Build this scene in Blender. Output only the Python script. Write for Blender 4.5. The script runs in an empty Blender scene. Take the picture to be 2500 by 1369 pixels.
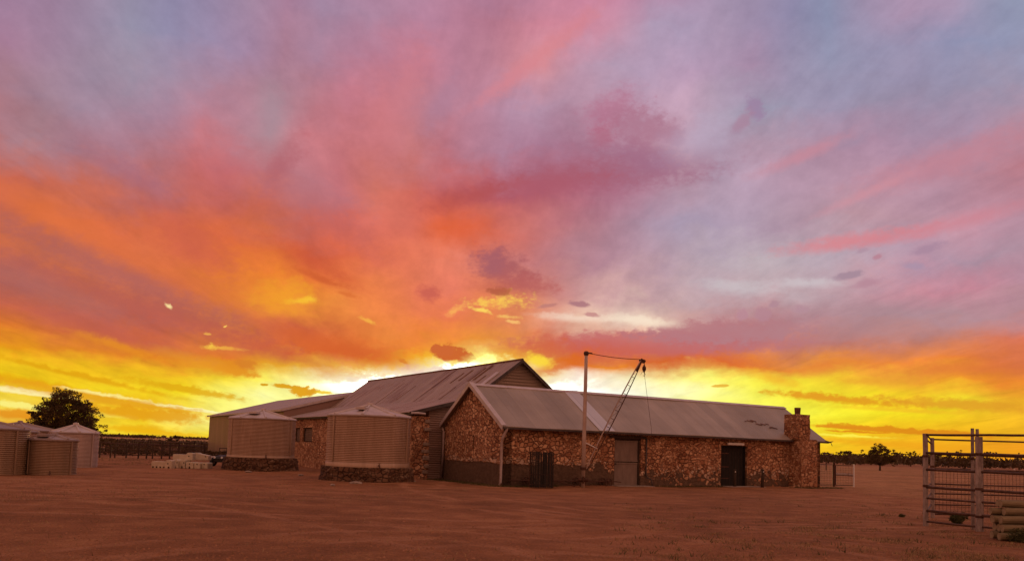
import bpy, bmesh, math, random
from mathutils import Vector, Matrix
R = math.radians
random.seed(7)
sc = bpy.context.scene
COL = sc.collection

# ------------------------------------------------------------------ camera
# a 4:3 phone photograph cropped at the bottom: the lens axis sits below the centre of the crop
H, F, TH, RO = 1.65, 2045.0, 0.0757, 0.032        # eye height, focal length in px (2500 px wide), pitch, roll
cam_d = bpy.data.cameras.new('camera'); cam = bpy.data.objects.new('camera', cam_d); COL.objects.link(cam)
cam_d.sensor_width = 36.0; cam_d.lens = 36.0*F/2500.0
cam_d.shift_x = 0.0; cam_d.shift_y = (937.5-684.5)/2500.0
cam_d.clip_start = 0.1; cam_d.clip_end = 9000
fw = Vector((0, math.cos(TH), math.sin(TH))); up0 = Vector((0, -math.sin(TH), math.cos(TH))); rt0 = Vector((1, 0, 0))
rt = rt0*math.cos(RO)+up0*math.sin(RO); up = up0*math.cos(RO)-rt0*math.sin(RO)
cam.matrix_world = Matrix.Translation((0, 0, H)) @ Matrix((rt, up, -fw)).transposed().to_4x4()
sc.camera = cam

def ray(px, py):
    X = px-1250.0; Y = 937.5-py
    return rt*X+up*Y+fw*F
def G(px, py, z=0.0):                                # where a pixel's ray meets the level z
    r = ray(px, py); t = (z-H)/r.z
    return Vector((r.x*t, r.y*t, z))
def at(px, py, D):                                   # the point of a pixel's ray at depth D
    r = ray(px, py); t = D/r.y
    return Vector((r.x*t, D, H+r.z*t))
def azel(px, py):
    r = ray(px, py)
    return math.degrees(math.atan2(r.x, r.y)), math.degrees(math.atan2(r.z, math.hypot(r.x, r.y)))
def pix(az, el):
    a, e = R(az), R(el)
    d = Vector((math.sin(a)*math.cos(e), math.cos(a)*math.cos(e), math.sin(e)))
    k = F/d.dot(fw)
    return 1250+d.dot(rt)*k, 937.5-d.dot(up)*k

# ------------------------------------------------------------------ view
sc.view_settings.view_transform = 'Standard'; sc.view_settings.look = 'None'
sc.view_settings.exposure = 0.0; sc.view_settings.gamma = 1.0
sc.render.resolution_x = 1024; sc.render.resolution_y = 560
sc.cycles.max_bounces = 6; sc.cycles.diffuse_bounces = 3; sc.cycles.glossy_bounces = 3; sc.cycles.transparent_max_bounces = 6

def lin(h):
    v = [int(h[i:i+2], 16)/255.0 for i in (0, 2, 4)]
    return [((c+0.055)/1.055)**2.4 if c > 0.04045 else c/12.92 for c in v]

# ------------------------------------------------------------------ world: sunset sky
SKY = {
0: "0 a0809c 150 a0829c 300 958ca3 450 9088aa 600 a88ca6 700 ae829c 800 a488a4 900 b0809a 1000 ae86a0 1100 b48098 1250 b082a0 1350 b88098 1450 c4809a 1570 b57a96 1650 b0809c 1750 aa9ab6 1850 a090ac 1950 948cac 2050 9098b6 2150 a894b0 2300 b898b4 2400 9c98b4 2500 90a0b6",
80: "0 a87e98 150 a0869e 300 928ea4 450 9088a8 600 a68aa8 700 b0829a 800 a48ca6 950 b0849c 1050 b8809a 1200 bc7c90 1300 cc8494 1400 cc8296 1500 ca8a9e 1600 ac9ab4 1700 aa9ab6 1800 b498b2 1920 928aac 2050 9898b4 2200 aa96b2 2300 8f8cac 2400 9098b8 2500 928ea8",
160: "0 ac8094 150 a2889c 300 9c8ca0 450 9a8aa2 600 a886a0 700 b4808e 800 b4829a 950 c07c90 1050 ca7e90 1150 b8869e 1250 d08490 1330 d8888c 1450 b894ac 1550 a898b2 1650 b898b4 1750 b29ab6 1850 b090ac 2000 9c9ab4 2150 9898b6 2300 9898b4 2400 9090a6 2500 9a90aa",
240: "0 b0848e 150 a28a9e 300 a8889c 450 a8849a 550 bc7c8a 650 a88696 750 b8808c 850 c27a8c 950 cc7a84 1050 b88090 1150 c48498 1200 c8889c 1300 b08ea8 1400 c29ab0 1500 c8a0b4 1600 c4a4bc 1700 d0a0b4 1850 a0a0b4 2000 a298b4 2150 9c90a8 2300 a090aa 2500 a890a6",
320: "0 b4787e 100 a68a98 250 ac8698 400 ae8296 500 c27680 600 b47e8c 660 a88c98 750 ca7a84 850 cc7a80 950 cc7c84 1050 ba8094 1150 c28aa0 1250 b48ea6 1350 b08aa2 1420 b08aa0 1500 bc90a4 1600 c098ac 1700 c4b0c6 1800 a89cb2 1950 a898b0 2100 b48ca4 2250 a88ea6 2400 a88ea6 2500 b88490",
400: "0 d0684c 100 c0686a 250 a87080 350 b07c88 450 c86c6a 550 c87074 600 b86472 700 b88088 800 b87078 900 cc7074 1000 d07468 1100 c06c74 1200 b0788c 1300 a47690 1400 a86e86 1500 a46e86 1600 a86e80 1660 b87884 1750 b094aa 1900 c490a0 2000 c88c9a 2100 b498b0 2250 b48aa0 2400 c4828c 2500 c07c88",
480: "0 d86c44 150 dc6e44 250 d0684c 350 b46a70 450 d06a58 550 c46858 650 c46868 750 b87480 850 c06c74 950 d4745c 1050 c85c54 1150 c45a54 1250 b4545c 1350 b45e6c 1450 b86c80 1550 b88298 1700 b498aa 1850 b09ab0 2000 b49ab0 2150 c894a4 2300 b898a8 2400 b08498 2500 a88898",
550: "0 d06c44 150 dc7040 300 dc6c44 450 d06850 550 d05c48 650 dc683c 750 c46458 850 d06458 950 dc7060 1050 d86c58 1100 dc6038 1200 dc6850 1300 d07068 1400 c07880 1500 b88898 1650 a898b0 1800 ac98b0 1950 b898a8 2000 c49aa4 2200 c09aa8 2350 c48c9c 2500 b48898",
620: "0 c86848 150 d47044 300 dc7040 450 dc6c3c 550 dc6c38 650 e87838 750 d85c38 850 d86444 950 e07058 1050 ec7c5c 1150 e4806c 1200 d07c78 1250 c87c7c 1300 c07880 1400 b07c8c 1550 b490a4 1700 b4a0b0 1850 c0b0b8 1950 b8a4b0 2100 b8a8b8 2250 b08ca0 2400 a890a0 2500 ac8898",
690: "0 b46058 100 b06058 200 c86848 350 c06850 450 d07044 550 e47c34 620 e88428 700 e87c34 800 e46c38 900 e87c48 1000 ec7c58 1100 e07868 1200 d8745c 1300 c87068 1400 b88488 1550 bc909c 1700 b8a0a8 1800 c4b0b8 1900 c8bcc0 2000 c0acb4 2150 c8909c 2300 d88898 2500 b08c9c",
750: "0 d86c44 100 cc6848 200 b86058 300 c06450 400 c46048 500 c86440 600 e08038 700 ee9030 800 f09040 900 f08048 1000 e47454 1080 e47050 1180 e88850 1250 e08050 1320 d89088 1400 e4b8a8 1500 e0b8b0 1600 dcb8b4 1700 cca8a8 1800 b89098 1950 b89098 2100 b898a0 2300 b898a4 2500 b490a0",
800: "0 e07828 100 d06c38 200 c05c4c 350 c05850 450 d06840 520 d87840 600 d06c40 700 c05840 800 d86838 900 f09440 1000 e88048 1100 ec8040 1200 e88048 1300 dc9070 1400 ecc0a0 1500 f0d8c0 1620 f4d8b4 1700 d09088 1800 c07878 1950 b88088 2100 a88088 2300 b48890 2450 d07868 2500 d87460",
850: "0 f0a818 100 e88820 200 d86c34 300 d87028 400 d86c38 500 dc7c3c 600 e07840 700 c85430 800 d05c30 900 d86030 1000 ec7c28 1100 f09830 1200 f8b030 1300 d06048 1400 c05848 1500 d05840 1600 cc5c48 1750 c06058 1900 c86858 2050 d07050 2200 d87850 2350 dc7848 2500 e87850",
890: "0 f8d020 100 f4c020 200 f4b81c 300 e89420 400 e88820 500 e07820 600 dc7030 700 f8d820 800 dc6820 900 e87020 980 f0a020 1080 f0c040 1180 fff8b0 1250 f8c030 1320 f8d040 1400 e07018 1500 f09820 1600 e07020 1700 d86028 1800 e87830 1950 f09838 2100 e88838 2250 ec8838 2400 e07838 2500 d87448",
930: "0 e8c010 100 f0c810 200 f8e020 350 fce820 500 f8e428 620 fcf450 700 fffaa0 780 ffffc0 860 fffff0 1000 ffffff 1200 fffff0 1330 fff8d0 1420 ffffff 1520 ffffe0 1620 fffca0 1750 fffb70 1900 fcf040 2000 f4d030 2100 f4c030 2250 f0a830 2400 e88c28 2500 e88430",
965: "0 f4d040 100 f8d840 180 f4c830 300 f0c024 400 f0c820 500 f8e820 600 ffffc0 700 fcf880 800 ffffb0 900 fffff0 1500 fffff0 1700 fffcb0 1850 fcf860 1950 f8e838 2100 f4d828 2250 f0c028 2350 f8e030 2500 e89828",
1000: "0 f8e860 60 f0d850 150 f0b824 300 ecb01c 400 ecb018 480 fcf070 600 fcf888 1700 fcf880 1900 fcf858 2000 fcf840 2200 f8e820 2400 f4c828 2500 f0b828",
1040: "0 e89018 100 e08818 250 fcf040 320 f8e020 400 f8f050 480 fcf8a0 600 fcf880 1970 fcf038 2050 f8d820 2200 f0b820 2400 f0b020 2500 f0a828",
1062: "0 e89010 250 eca010 400 f0a810 500 f8d820 2010 fce838 2100 f4c820 2500 f0b820",
1088: "0 f0a810 250 f0b010 500 f8e010 2010 fcc820 2500 f09820",
}
rows = sorted(SKY)
def row_col(y, x):
    t = SKY[y].split(); xs = [float(v) for v in t[0::2]]; cs = [[int(h[i:i+2], 16)/255 for i in (0, 2, 4)] for h in t[1::2]]
    if x <= xs[0]: return cs[0]
    if x >= xs[-1]: return cs[-1]
    for i in range(len(xs)-1):
        if xs[i] <= x <= xs[i+1]:
            k = (x-xs[i])/(xs[i+1]-xs[i]); return [a*(1-k)+b*k for a, b in zip(cs[i], cs[i+1])]
def sky_col(x, y):
    y = min(max(y, rows[0]), rows[-1])
    for i in range(len(rows)-1):
        if rows[i] <= y <= rows[i+1]:
            k = (y-rows[i])/(rows[i+1]-rows[i]); c = [a*(1-k)+b*k for a, b in zip(row_col(rows[i], x), row_col(rows[i+1], x))]
            return [((v+0.055)/1.055)**2.4 if v > 0.04045 else v/12.92 for v in c]

SUN_AZ, SUN_EL = -3.5, 2.6
world = bpy.data.worlds.new('World'); sc.world = world; world.use_nodes = True
nt = world.node_tree; nt.nodes.clear(); N = nt.nodes; L = nt.links
def nd(tree, t, **kw):
    n = tree.nodes.new(t)
    for k, v in kw.items(): setattr(n, k, v)
    return n
def mth(op, a, b=None, c=None, tree=None):
    tree = tree or nt
    n = tree.nodes.new('ShaderNodeMath'); n.operation = op
    for i, v in enumerate((a, b, c)):
        if v is None: continue
        if isinstance(v, (int, float)): n.inputs[i].default_value = v
        else: tree.links.new(v, n.inputs[i])
    return n.outputs[0]
def mixc(fac, a, b, mode='MIX', tree=None):
    tree = tree or nt
    n = tree.nodes.new('ShaderNodeMix'); n.data_type = 'RGBA'; n.blend_type = mode
    for i, v in ((0, fac), (6, a), (7, b)):
        if isinstance(v, (int, float)): n.inputs[i].default_value = v
        elif isinstance(v, (list, tuple)): n.inputs[i].default_value = (*v[:3], 1)
        else: tree.links.new(v, n.inputs[i])
    return n.outputs[2]
def mrange(v, a, b, c=0.0, d=1.0, smooth=True, tree=None):
    tree = tree or nt
    n = tree.nodes.new('ShaderNodeMapRange'); n.interpolation_type = 'SMOOTHSTEP' if smooth else 'LINEAR'
    tree.links.new(v, n.inputs[0])
    for i, k in enumerate((a, b, c, d)): n.inputs[i+1].default_value = k
    return n.outputs[0]
def noise(vec, scale, detail=3, rough=.5, tree=None, dist=0.0, out=0):
    tree = tree or nt
    n = tree.nodes.new('ShaderNodeTexNoise'); n.inputs['Scale'].default_value = scale
    n.inputs['Detail'].default_value = detail; n.inputs['Roughness'].default_value = rough; n.inputs['Distortion'].default_value = dist
    if vec is not None: tree.links.new(vec, n.inputs['Vector'])
    return n.outputs[out]
def comb(x, y, z=0.0, tree=None):
    tree = tree or nt
    n = tree.nodes.new('ShaderNodeCombineXYZ')
    for i, v in enumerate((x, y, z)):
        if isinstance(v, (int, float)): n.inputs[i].default_value = v
        else: tree.links.new(v, n.inputs[i])
    return n.outputs[0]
tc = nd(nt, 'ShaderNodeTexCoord'); sep = nd(nt, 'ShaderNodeSeparateXYZ'); L.new(tc.outputs['Generated'], sep.inputs[0])
DX, DY, DZ = sep.outputs
DEG = 180/math.pi
az0 = mth('MULTIPLY', mth('ARCTAN2', DX, DY), DEG)
hyp = mth('SQRT', mth('ADD', mth('MULTIPLY', DX, DX), mth('MULTIPLY', DY, DY)))
el0 = mth('MULTIPLY', mth('ARCTAN2', DZ, hyp), DEG)
# a flat cloud deck seen from below: streaks run towards the sunset
dzp = mth('ADD', mth('MAXIMUM', DZ, 0.0), 0.10)
ca, sa = math.cos(R(SUN_AZ)), math.sin(R(SUN_AZ))
pu = mth('DIVIDE', mth('SUBTRACT', mth('MULTIPLY', DX, ca), mth('MULTIPLY', DY, sa)), dzp)
pv = mth('DIVIDE', mth('ADD', mth('MULTIPLY', DX, sa), mth('MULTIPLY', DY, ca)), dzp)
deck = comb(mth('MULTIPLY', pu, 1.0), mth('MULTIPLY', pv, 0.42), 3.1)
deck2 = comb(mth('MULTIPLY', pu, 1.0), mth('MULTIPLY', pv, 0.55), 17.7)
angc = comb(mth('MULTIPLY', az0, 0.35), el0, 0.0)         # az / el in degrees, streaks flat near the horizon
angi = comb(mth('MULTIPLY', az0, 0.8), el0, 5.0)
n1 = noise(deck, 1.5, 4, .5); n2 = noise(deck2, 1.7, 4, .55); n3 = noise(angc, 0.55, 5, .55); n4 = noise(angi, 0.42, 5, .62, dist=.4)
hi = mrange(el0, 3.0, 14.0)
az = mth('ADD', az0, mth('MULTIPLY', mth('SUBTRACT', n1, .5), mth('MULTIPLY_ADD', hi, 3.5, 2.0)))
el = mth('ADD', el0, mth('MULTIPLY', mth('SUBTRACT', n2, .5), mth('MULTIPLY_ADD', hi, 3.0, 0.5)))
el = mth('ADD', el, mth('MULTIPLY', mth('SUBTRACT', n3, .5), mth('MULTIPLY_ADD', mrange(el0, 1.0, 6.0), 1.6, 0.7)))
el = mth('ADD', el, mth('MULTIPLY', mth('SUBTRACT', n4, .5), mth('MULTIPLY_ADD', hi, 1.8, 1.0)))
AZR = 33.0
azn = mrange(az, -AZR, AZR, 0, 1, False)
ELS = [-0.4, 0.4, 1.1, 1.9, 2.9, 3.9, 4.9, 6.0, 7.4, 8.9, 10.6, 12.6, 14.8, 17.2, 19.7, 22.2, 24.7, 27.2, 30.0]
NS = 29
cur = None
for j, E in enumerate(ELS):
    rp = nd(nt, 'ShaderNodeValToRGB'); L.new(azn, rp.inputs[0]); cr = rp.color_ramp; cr.interpolation = 'LINEAR'
    cr.elements[0].color = (*sky_col(*pix(-AZR, E)), 1); cr.elements[1].color = (*sky_col(*pix(AZR, E)), 1)
    for i in range(1, NS-1):
        t = i/(NS-1); e = cr.elements.new(t); e.color = (*sky_col(*pix(-AZR+2*AZR*t, E)), 1)
    if cur is None: cur = rp.outputs[0]
    else: cur = mixc(mrange(el, ELS[j-1], E, smooth=False), cur, rp.outputs[0])
# soft light and dark texture inside the clouds
m1 = noise(comb(mth('MULTIPLY', pu, 1.0), mth('MULTIPLY', pv, 0.26), 7.7), 4.0, 6, .62, dist=.5); m2 = noise(angi, 1.1, 4, .6)
gain = mth('ADD', 1.0, mth('MULTIPLY', mth('SUBTRACT', m1, .5), 0.62))
gain = mth('ADD', gain, mth('MULTIPLY', mth('SUBTRACT', m2, .5), 0.26))
gain = mth('SUBTRACT', gain, .03)
gc = nd(nt, 'ShaderNodeCombineColor'); L.new(gain, gc.inputs[0]); L.new(mth('MULTIPLY_ADD', gain, 1.06, -.06), gc.inputs[1]); L.new(mth('MULTIPLY_ADD', gain, .95, .05), gc.inputs[2])
cur = mixc(1.0, cur, gc.outputs[0], 'MULTIPLY')
# single clouds: (px, py, half width, half height, tilt deg, colour, softness, ragged, opacity)
edge = noise(angi, 1.7, 4, .55); edge_s = mth('SUBTRACT', edge, .5)
edge2 = mth('SUBTRACT', noise(comb(mth('MULTIPLY', az0, 0.55), el0, 9.0), 4.2, 4, .65), .5)
FE = [
 (1500, 425, 230, 40, 5, 'a06880', .95, 1.4, .8), (1580, 385, 95, 34, -14, 'a06c86', .75, 1.5, .8), (1495, 268, 75, 36, 24, 'b46c88', .9, 1.6, .65),
 (1560, 310, 80, 48, -10, 'ac748a', .8, 1.7, .75), (1640, 325, 40, 28, -25, 'ac788e', .6, 1.7, .75), (1350, 440, 160, 30, 12, 'a85868', 1.0, 1.2, .7), (1700, 340, 90, 44, 20, 'bcb0c8', 1.0, 1.2, .45), (1845, 268, 18, 30, 30, '9c80a0', .6, 1.6, .8), (1470, 330, 34, 26, 30, 'b05c74', .8, 1.2, .5), (1812, 300, 34, 14, 45, 'a88098', .6, 1.2, .7),
 (1320, 455, 230, 26, 6, 'ac5666', 1.0, 1.3, .45), (1130, 560, 70, 34, 8, 'dc5c38', 1.0, 1.0, .6),
 (2080, 588, 150, 17, 7, 'd8848c', .9, 1.2, .85), (2330, 545, 150, 16, 12, 'd0808c', 1.0, 1.0, .6), (1960, 380, 110, 14, 20, 'cc8896', 1.0, 1.0, .6),
 (1330, 130, 150, 24, 38, 'dc8488', 1.0, 1.0, .6), (1230, 205, 110, 14, 36, 'd48490', 1.0, 1.0, .6), (2320, 390, 190, 34, 14, 'c8808c', 1.0, 1.0, .6), (2120, 470, 110, 10, 22, 'd0909c', 1.0, 1.0, .6),
 (250, 650, 330, 30, -17, 'aa605e', 1.0, 1.4, .7), (110, 700, 230, 34, -12, 'a86460', 1.0, 1.4, .6), (430, 765, 170, 24, -12, 'ac5a50', 1.0, 1.4, .6), (470, 590, 120, 40, -30, 'c85c4c', 1.0, 1.4, .5), (820, 540, 120, 30, -30, 'b85c58', 1.0, 1.4, .5), (760, 640, 120, 22, -24, 'c85438', 1.0, 1.4, .5), (190, 560, 340, 26, -20, 'e07040', 1.0, 1.0, .5), (330, 745, 260, 20, -14, 'b85c50', 1.0, 1.2, .5),
 (1230, 655, 75, 40, -14, 'a45860', .75, 1.7, .85), (1285, 692, 70, 24, -8, 'b45c5c', .8, 1.7, .8), (1205, 640, 30, 30, 0, 'a45c66', .7, 1.6, .8), (1046, 716, 30, 18, -6, 'c45a50', .8, 1.6, .85), (1200, 700, 60, 20, 0, 'c06050', 1.0, 1.4, .6),
 (1225, 735, 66, 16, 6, 'f8c854', .9, 3.0, .9), (1180, 758, 30, 5, -8, 'fcd860', .8, 2.6, .9), (1215, 712, 32, 9, -4, 'b05840', .4, 2.0, .85), (1240, 772, 26, 4.5, 0, 'f8c868', .9, 3.0, .8), (1110, 757, 20, 7, 35, 'f8b458', 1.0, 3.0, .75), (1250, 785, 18, 4, -6, 'f8c070', .5, 2.0, .8),
 (738, 733, 36, 7, 12, 'fcd43c', 1.0, 2.2, .85), (690, 722, 70, 36, 10, 'f0a028', 1.0, 1.4, .7), (898, 783, 22, 4, -16, 'f8b848', .9, 2.4, .7),
 (780, 678, 58, 9, -16, 'cc5c30', .7, 1.4, .85), (850, 718, 30, 6, -10, 'd86c34', .7, 1.4, .8),
 (514, 846, 17, 7, 10, 'f8c848', .8, 3.2, .85), (552, 850, 30, 4, 0, 'f4b444', .8, 2.8, .7), (411, 747, 9, 3.4, -35, 'ffe6a0', .8, 2.6, .9), (552, 796, 4, 2.5, 25, 'f8c860', .4, 1.0, 1), (508, 814, 12, 3, 0, 'f4b850', .5, 2.2, .8),
 (1600, 838, 330, 30, 3, 'c06468', .35, .9, .85), (1760, 810, 220, 28, 4, 'b4747c', .35, 1.4, .8), (1440, 862, 220, 30, 2, 'cc5840', .8, 1.0, .7), (2100, 800, 420, 42, 6, 'b08890', .9, 1.0, .5),
 (1560, 782, 90, 12, -4, 'f8e4cc', .8, 1.2, .8), (1400, 775, 90, 9, 0, 'f4dcc8', .9, 1.2, .6), (1800, 700, 90, 16, -4, 'ccc4c8', 1.0, 1.2, .6), (1970, 690, 80, 10, 0, 'd0c8cc', 1.0, 1.2, .6),
 (1812, 768, 13, 14, 0, 'b88894', .4, 1.8, .9), (1862, 765, 20, 17, 20, 'b48490', .4, 1.8, .85), (1890, 742, 14, 10, 20, 'b08894', .4, 1.8, .85), (1955, 754, 20, 10, 0, 'b48c98', .5, 1.6, .8),
 (1415, 742, 27, 7, -2, 'a8727c', .5, 1.4, .9), (1444, 768, 22, 5, -4, 'c08484', .5, 1.4, .85), (1340, 745, 26, 5, 14, 'b87874', .5, 1.4, .8),
 (2070, 672, 31, 9, 12, 'a48898', .5, 1.5, .9), (2268, 606, 36, 9, 14, 'a8869c', .6, 1.3, .8), (2142, 627, 11, 5, 22, 'b88090', .5, 1.2, .8), (2230, 650, 26, 7, -10, 'a890a8', .7, 1.3, .7), (2120, 690, 34, 9, 14, 'b48494', .7, 1.4, .7), (2105, 612, 14, 5, 15, 'ac8a9c', .6, 1.2, .6),
 (1060, 890, 230, 26, 6, 'f6cc30', 1.0, 1.6, .85), (1090, 900, 190, 22, 7, 'fffab0', .9, 1.6, .9), (1100, 908, 180, 18, 7, 'fffff4', .9, 1.4, .95), (1195, 880, 36, 18, -20, 'fff68a', 1.0, 1.6, .85), (1103, 862, 50, 19, -5, 'c8602c', .25, 1.3, 1), (1085, 855, 36, 12, 0, 'c86030', .2, 1.2, 1), (985, 880, 15, 6, -20, 'dc9028', .4, 1.2, .9), (870, 860, 200, 26, -9, 'd05c2c', .9, 1.2, .75), (1330, 850, 62, 36, 10, 'd06440', .8, 1.2, .7), (1380, 885, 80, 17, 22, 'd8641c', .7, 1.4, .8),
 (1312, 880, 32, 16, -12, 'fad838', .8, 1.4, .9), (1175, 885, 40, 16, 0, 'fff080', 1.0, 1.6, .7), (1240, 905, 34, 14, -30, 'f8d838', 1.0, 1.0, .6),
 (738, 954, 34, 12, -4, 'e0a020', .25, 1.6, 1), (700, 943, 34, 5, -2, 'dca020', .3, 1.4, 1), (644, 939, 9, 3, 0, 'd8a020', .3, 1.0, 1), (760, 957, 14, 6, 0, 'dc9c24', .3, 1.0, .9), (790, 958, 20, 3, 0, 'f0c830', .4, 1.0, .9),
 (560, 895, 66, 17, -11, 'e08c20', .5, 1.4, .9), (470, 880, 90, 14, -12, 'e89824', .9, 1.2, .7), (600, 890, 26, 10, -10, 'd47c28', .4, 1.6, .8),
 (190, 915, 200, 6, -9, 'e0a010', .7, 1.4, .8), (60, 928, 110, 9, -5, 'e4a410', .8, 1.2, .8), (440, 948, 130, 8, -6, 'e0a814', .6, 1.8, .85), (120, 945, 140, 8, -5, 'e89c1c', .8, 1.2, .7),
 (70, 957, 110, 6, -3, 'fff0a8', .5, 1.4, .95), (270, 965, 100, 4, -5, 'ffee90', .5, 1.4, .9), (55, 990, 80, 7, -4, 'fcf080', .5, 1.4, .9), (450, 996, 100, 4, -4, 'fffcb0', .4, 1.2, 1), (250, 1010, 60, 5, -4, 'fcf060', .7, 1.4, .8),
 (280, 978, 200, 10, -4, 'e4a020', .6, 1.4, .8), (350, 1010, 150, 15, -2, 'e49c18', .5, 1.5, .85), (60, 1012, 90, 10, 2, 'e48c18', .6, 1.3, .85), (330, 1046, 80, 9, 2, 'ecb018', .6, 1.4, .8), (400, 1056, 110, 6, -2, 'f0b414', .6, 1.2, .7),
 (1760, 941, 24, 3.5, 4, 'e8b038', .3, 1.2, .9), (2060, 974, 160, 10, -3, 'e0981c', .6, 1.8, .85), (2330, 986, 190, 11, -2, 'e09c28', .7, 1.8, .8), (2000, 968, 110, 6, -3, 'e49a24', .6, 1.8, .7), (2200, 1000, 140, 5, -1, 'f0b828', .7, 1.4, .6),
 (2200, 1050, 210, 7, -1, 'dc8418', .4, 1.3, .85), (2080, 1044, 90, 3, -1, 'e08c1c', .4, 1.2, .9), (2090, 1053, 70, 2.5, 0, 'e08818', .4, 1.2, .9), (2060, 1062, 100, 3, 0, 'fff050', .6, 1.0, .8), (2200, 1085, 300, 8, -1, 'f0a41c', .8, 1.0, .7),
 (1890, 925, 60, 12, -14, 'f4b830', .9, 1.4, .7), (2120, 930, 60, 9, 0, 'e8a030', .9, 1.6, .7), (2350, 900, 160, 14, 3, 'dc7438', 1.0, 1.2, .6), (2000, 900, 80, 14, 12, 'e48038', 1.0, 1.2, .6), (1690, 885, 130, 16, 4, 'd86430', 1.0, 1.2, .6),
 (230, 800, 200, 20, -10, 'bc5c50', 1.0, 1.2, .5), (300, 848, 90, 10, -12, 'e89020', .9, 1.4, .7), (650, 850, 140, 22, -14, 'c45840', 1.0, 1.2, .6), (690, 400, 30, 80, -25, 'a84e58', 1.0, 1.4, .45), (540, 420, 60, 70, 20, 'cc6e70', 1.0, 1.4, .4), (330, 430, 90, 24, -18, 'a0687c', 1.0, 1.4, .5), (760, 470, 120, 40, -10, 'b0707c', 1.0, 1.4, .5), (1150, 480, 120, 20, 20, 'b04c4c', 1.0, 1.2, .6), (980, 250, 50, 120, -18, 'd07c84', 1.0, 1.4, .45), (1080, 250, 26, 70, -30, 'b0829a', 1.0, 1.4, .5), (665, 270, 34, 60, 10, 'a48c98', 1.0, 1.0, .5),
]
pvec = comb(mth('ADD', az0, mth('MULTIPLY', edge_s, .5)), mth('ADD', el0, mth('MULTIPLY', edge_s, .25)))
for kf, (px, py, hw, hh, tilt, hx, soft, rag, op) in enumerate(FE):
    if kf % 12 == 0:                                  # keeps the shader's evaluation order (and its stack) short
        ch_ = nd(nt, 'ShaderNodeVectorMath', operation='MULTIPLY_ADD'); L.new(cur, ch_.inputs[0]); ch_.inputs[1].default_value = (1e-7,)*3
        L.new(pvec, ch_.inputs[2]); pvec = ch_.outputs[0]
    a, e = azel(px, py); k = DEG/F
    mp = nd(nt, 'ShaderNodeMapping', vector_type='TEXTURE'); L.new(pvec, mp.inputs['Vector'])
    mp.inputs['Location'].default_value = (a, e, 0)
    mp.inputs['Rotation'].default_value = (0, 0, R(tilt-1.8))
    mp.inputs['Scale'].default_value = (hw*k, hh*k*1.05, 1)
    ln = nd(nt, 'ShaderNodeVectorMath', operation='LENGTH'); L.new(mp.outputs[0], ln.inputs[0])
    q = mth('MULTIPLY_ADD', edge_s, rag, ln.outputs['Value'])
    q = mth('MULTIPLY_ADD', edge2, rag*.7, q)
    m = mrange(q, 1.0+soft*.6, max(0.0, 1.0-soft), 0.0, op)
    cur = mixc(m, cur, lin(hx))
# beyond the frame: dull mauve overhead, sky behind warmed and brightened to light the fronts
aabs = mth('ABSOLUTE', az0)
BACK = (.74, .34, .225); ZEN = (.52, .30, .255)
behind = mixc(mrange(el0, 2, 40), (.52, .23, .13), (.98, .45, .30))
cur = mixc(mrange(aabs, 40, 90), cur, behind)
cur = mixc(mrange(el0, 30, 60), cur, ZEN)
# the hidden sun's burn-out just above the horizon is brighter than white
ga, ge = azel(1120, 940)
gd = nd(nt, 'ShaderNodeMapping', vector_type='TEXTURE'); L.new(comb(az0, el0), gd.inputs['Vector'])
gd.inputs['Location'].default_value = (ga, ge, 0); gd.inputs['Scale'].default_value = (11, 3.2, 1)
gl = nd(nt, 'ShaderNodeVectorMath', operation='LENGTH'); L.new(gd.outputs[0], gl.inputs[0])
lum = nd(nt, 'ShaderNodeSeparateColor'); L.new(cur, lum.inputs[0])
white = mrange(mth('MINIMUM', lum.outputs[1], lum.outputs[0]), .8, 1.0)
boost = mth('MULTIPLY_ADD', mth('MULTIPLY', mrange(gl.outputs['Value'], 1.0, 0.0), white), 6.0, 1.0)
bg = nd(nt, 'ShaderNodeBackground'); L.new(cur, bg.inputs[0]); L.new(boost, bg.inputs[1])
skt = nd(nt, 'ShaderNodeTexSky', sky_type='NISHITA'); skt.sun_disc = False
skt.sun_elevation = R(SUN_EL); skt.sun_rotation = R(SUN_AZ); skt.dust_density = 3.0
bg2 = nd(nt, 'ShaderNodeBackground'); L.new(skt.outputs[0], bg2.inputs[0]); bg2.inputs[1].default_value = 0.0012
adds = nd(nt, 'ShaderNodeAddShader'); L.new(bg.outputs[0], adds.inputs[0]); L.new(bg2.outputs[0], adds.inputs[1])
wo = nd(nt, 'ShaderNodeOutputWorld'); L.new(adds.outputs[0], wo.inputs[0])
world.cycles.sampling_method = 'MANUAL'; world.cycles.sample_map_resolution = 512

# ------------------------------------------------------------------ sun (already behind the cloud bank, behind the sheds)
sd = Vector((math.sin(R(SUN_AZ))*math.cos(R(SUN_EL)), math.cos(R(SUN_AZ))*math.cos(R(SUN_EL)), math.sin(R(SUN_EL))))
sun_d = bpy.data.lights.new('sun', 'SUN'); sun_d.energy = 2.0; sun_d.angle = R(8); sun_d.color = (1.0, 0.5, 0.2)
sun = bpy.data.objects.new('sun', sun_d); COL.objects.link(sun)
sun.rotation_euler = sd.to_track_quat('Z', 'Y').to_euler()

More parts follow.
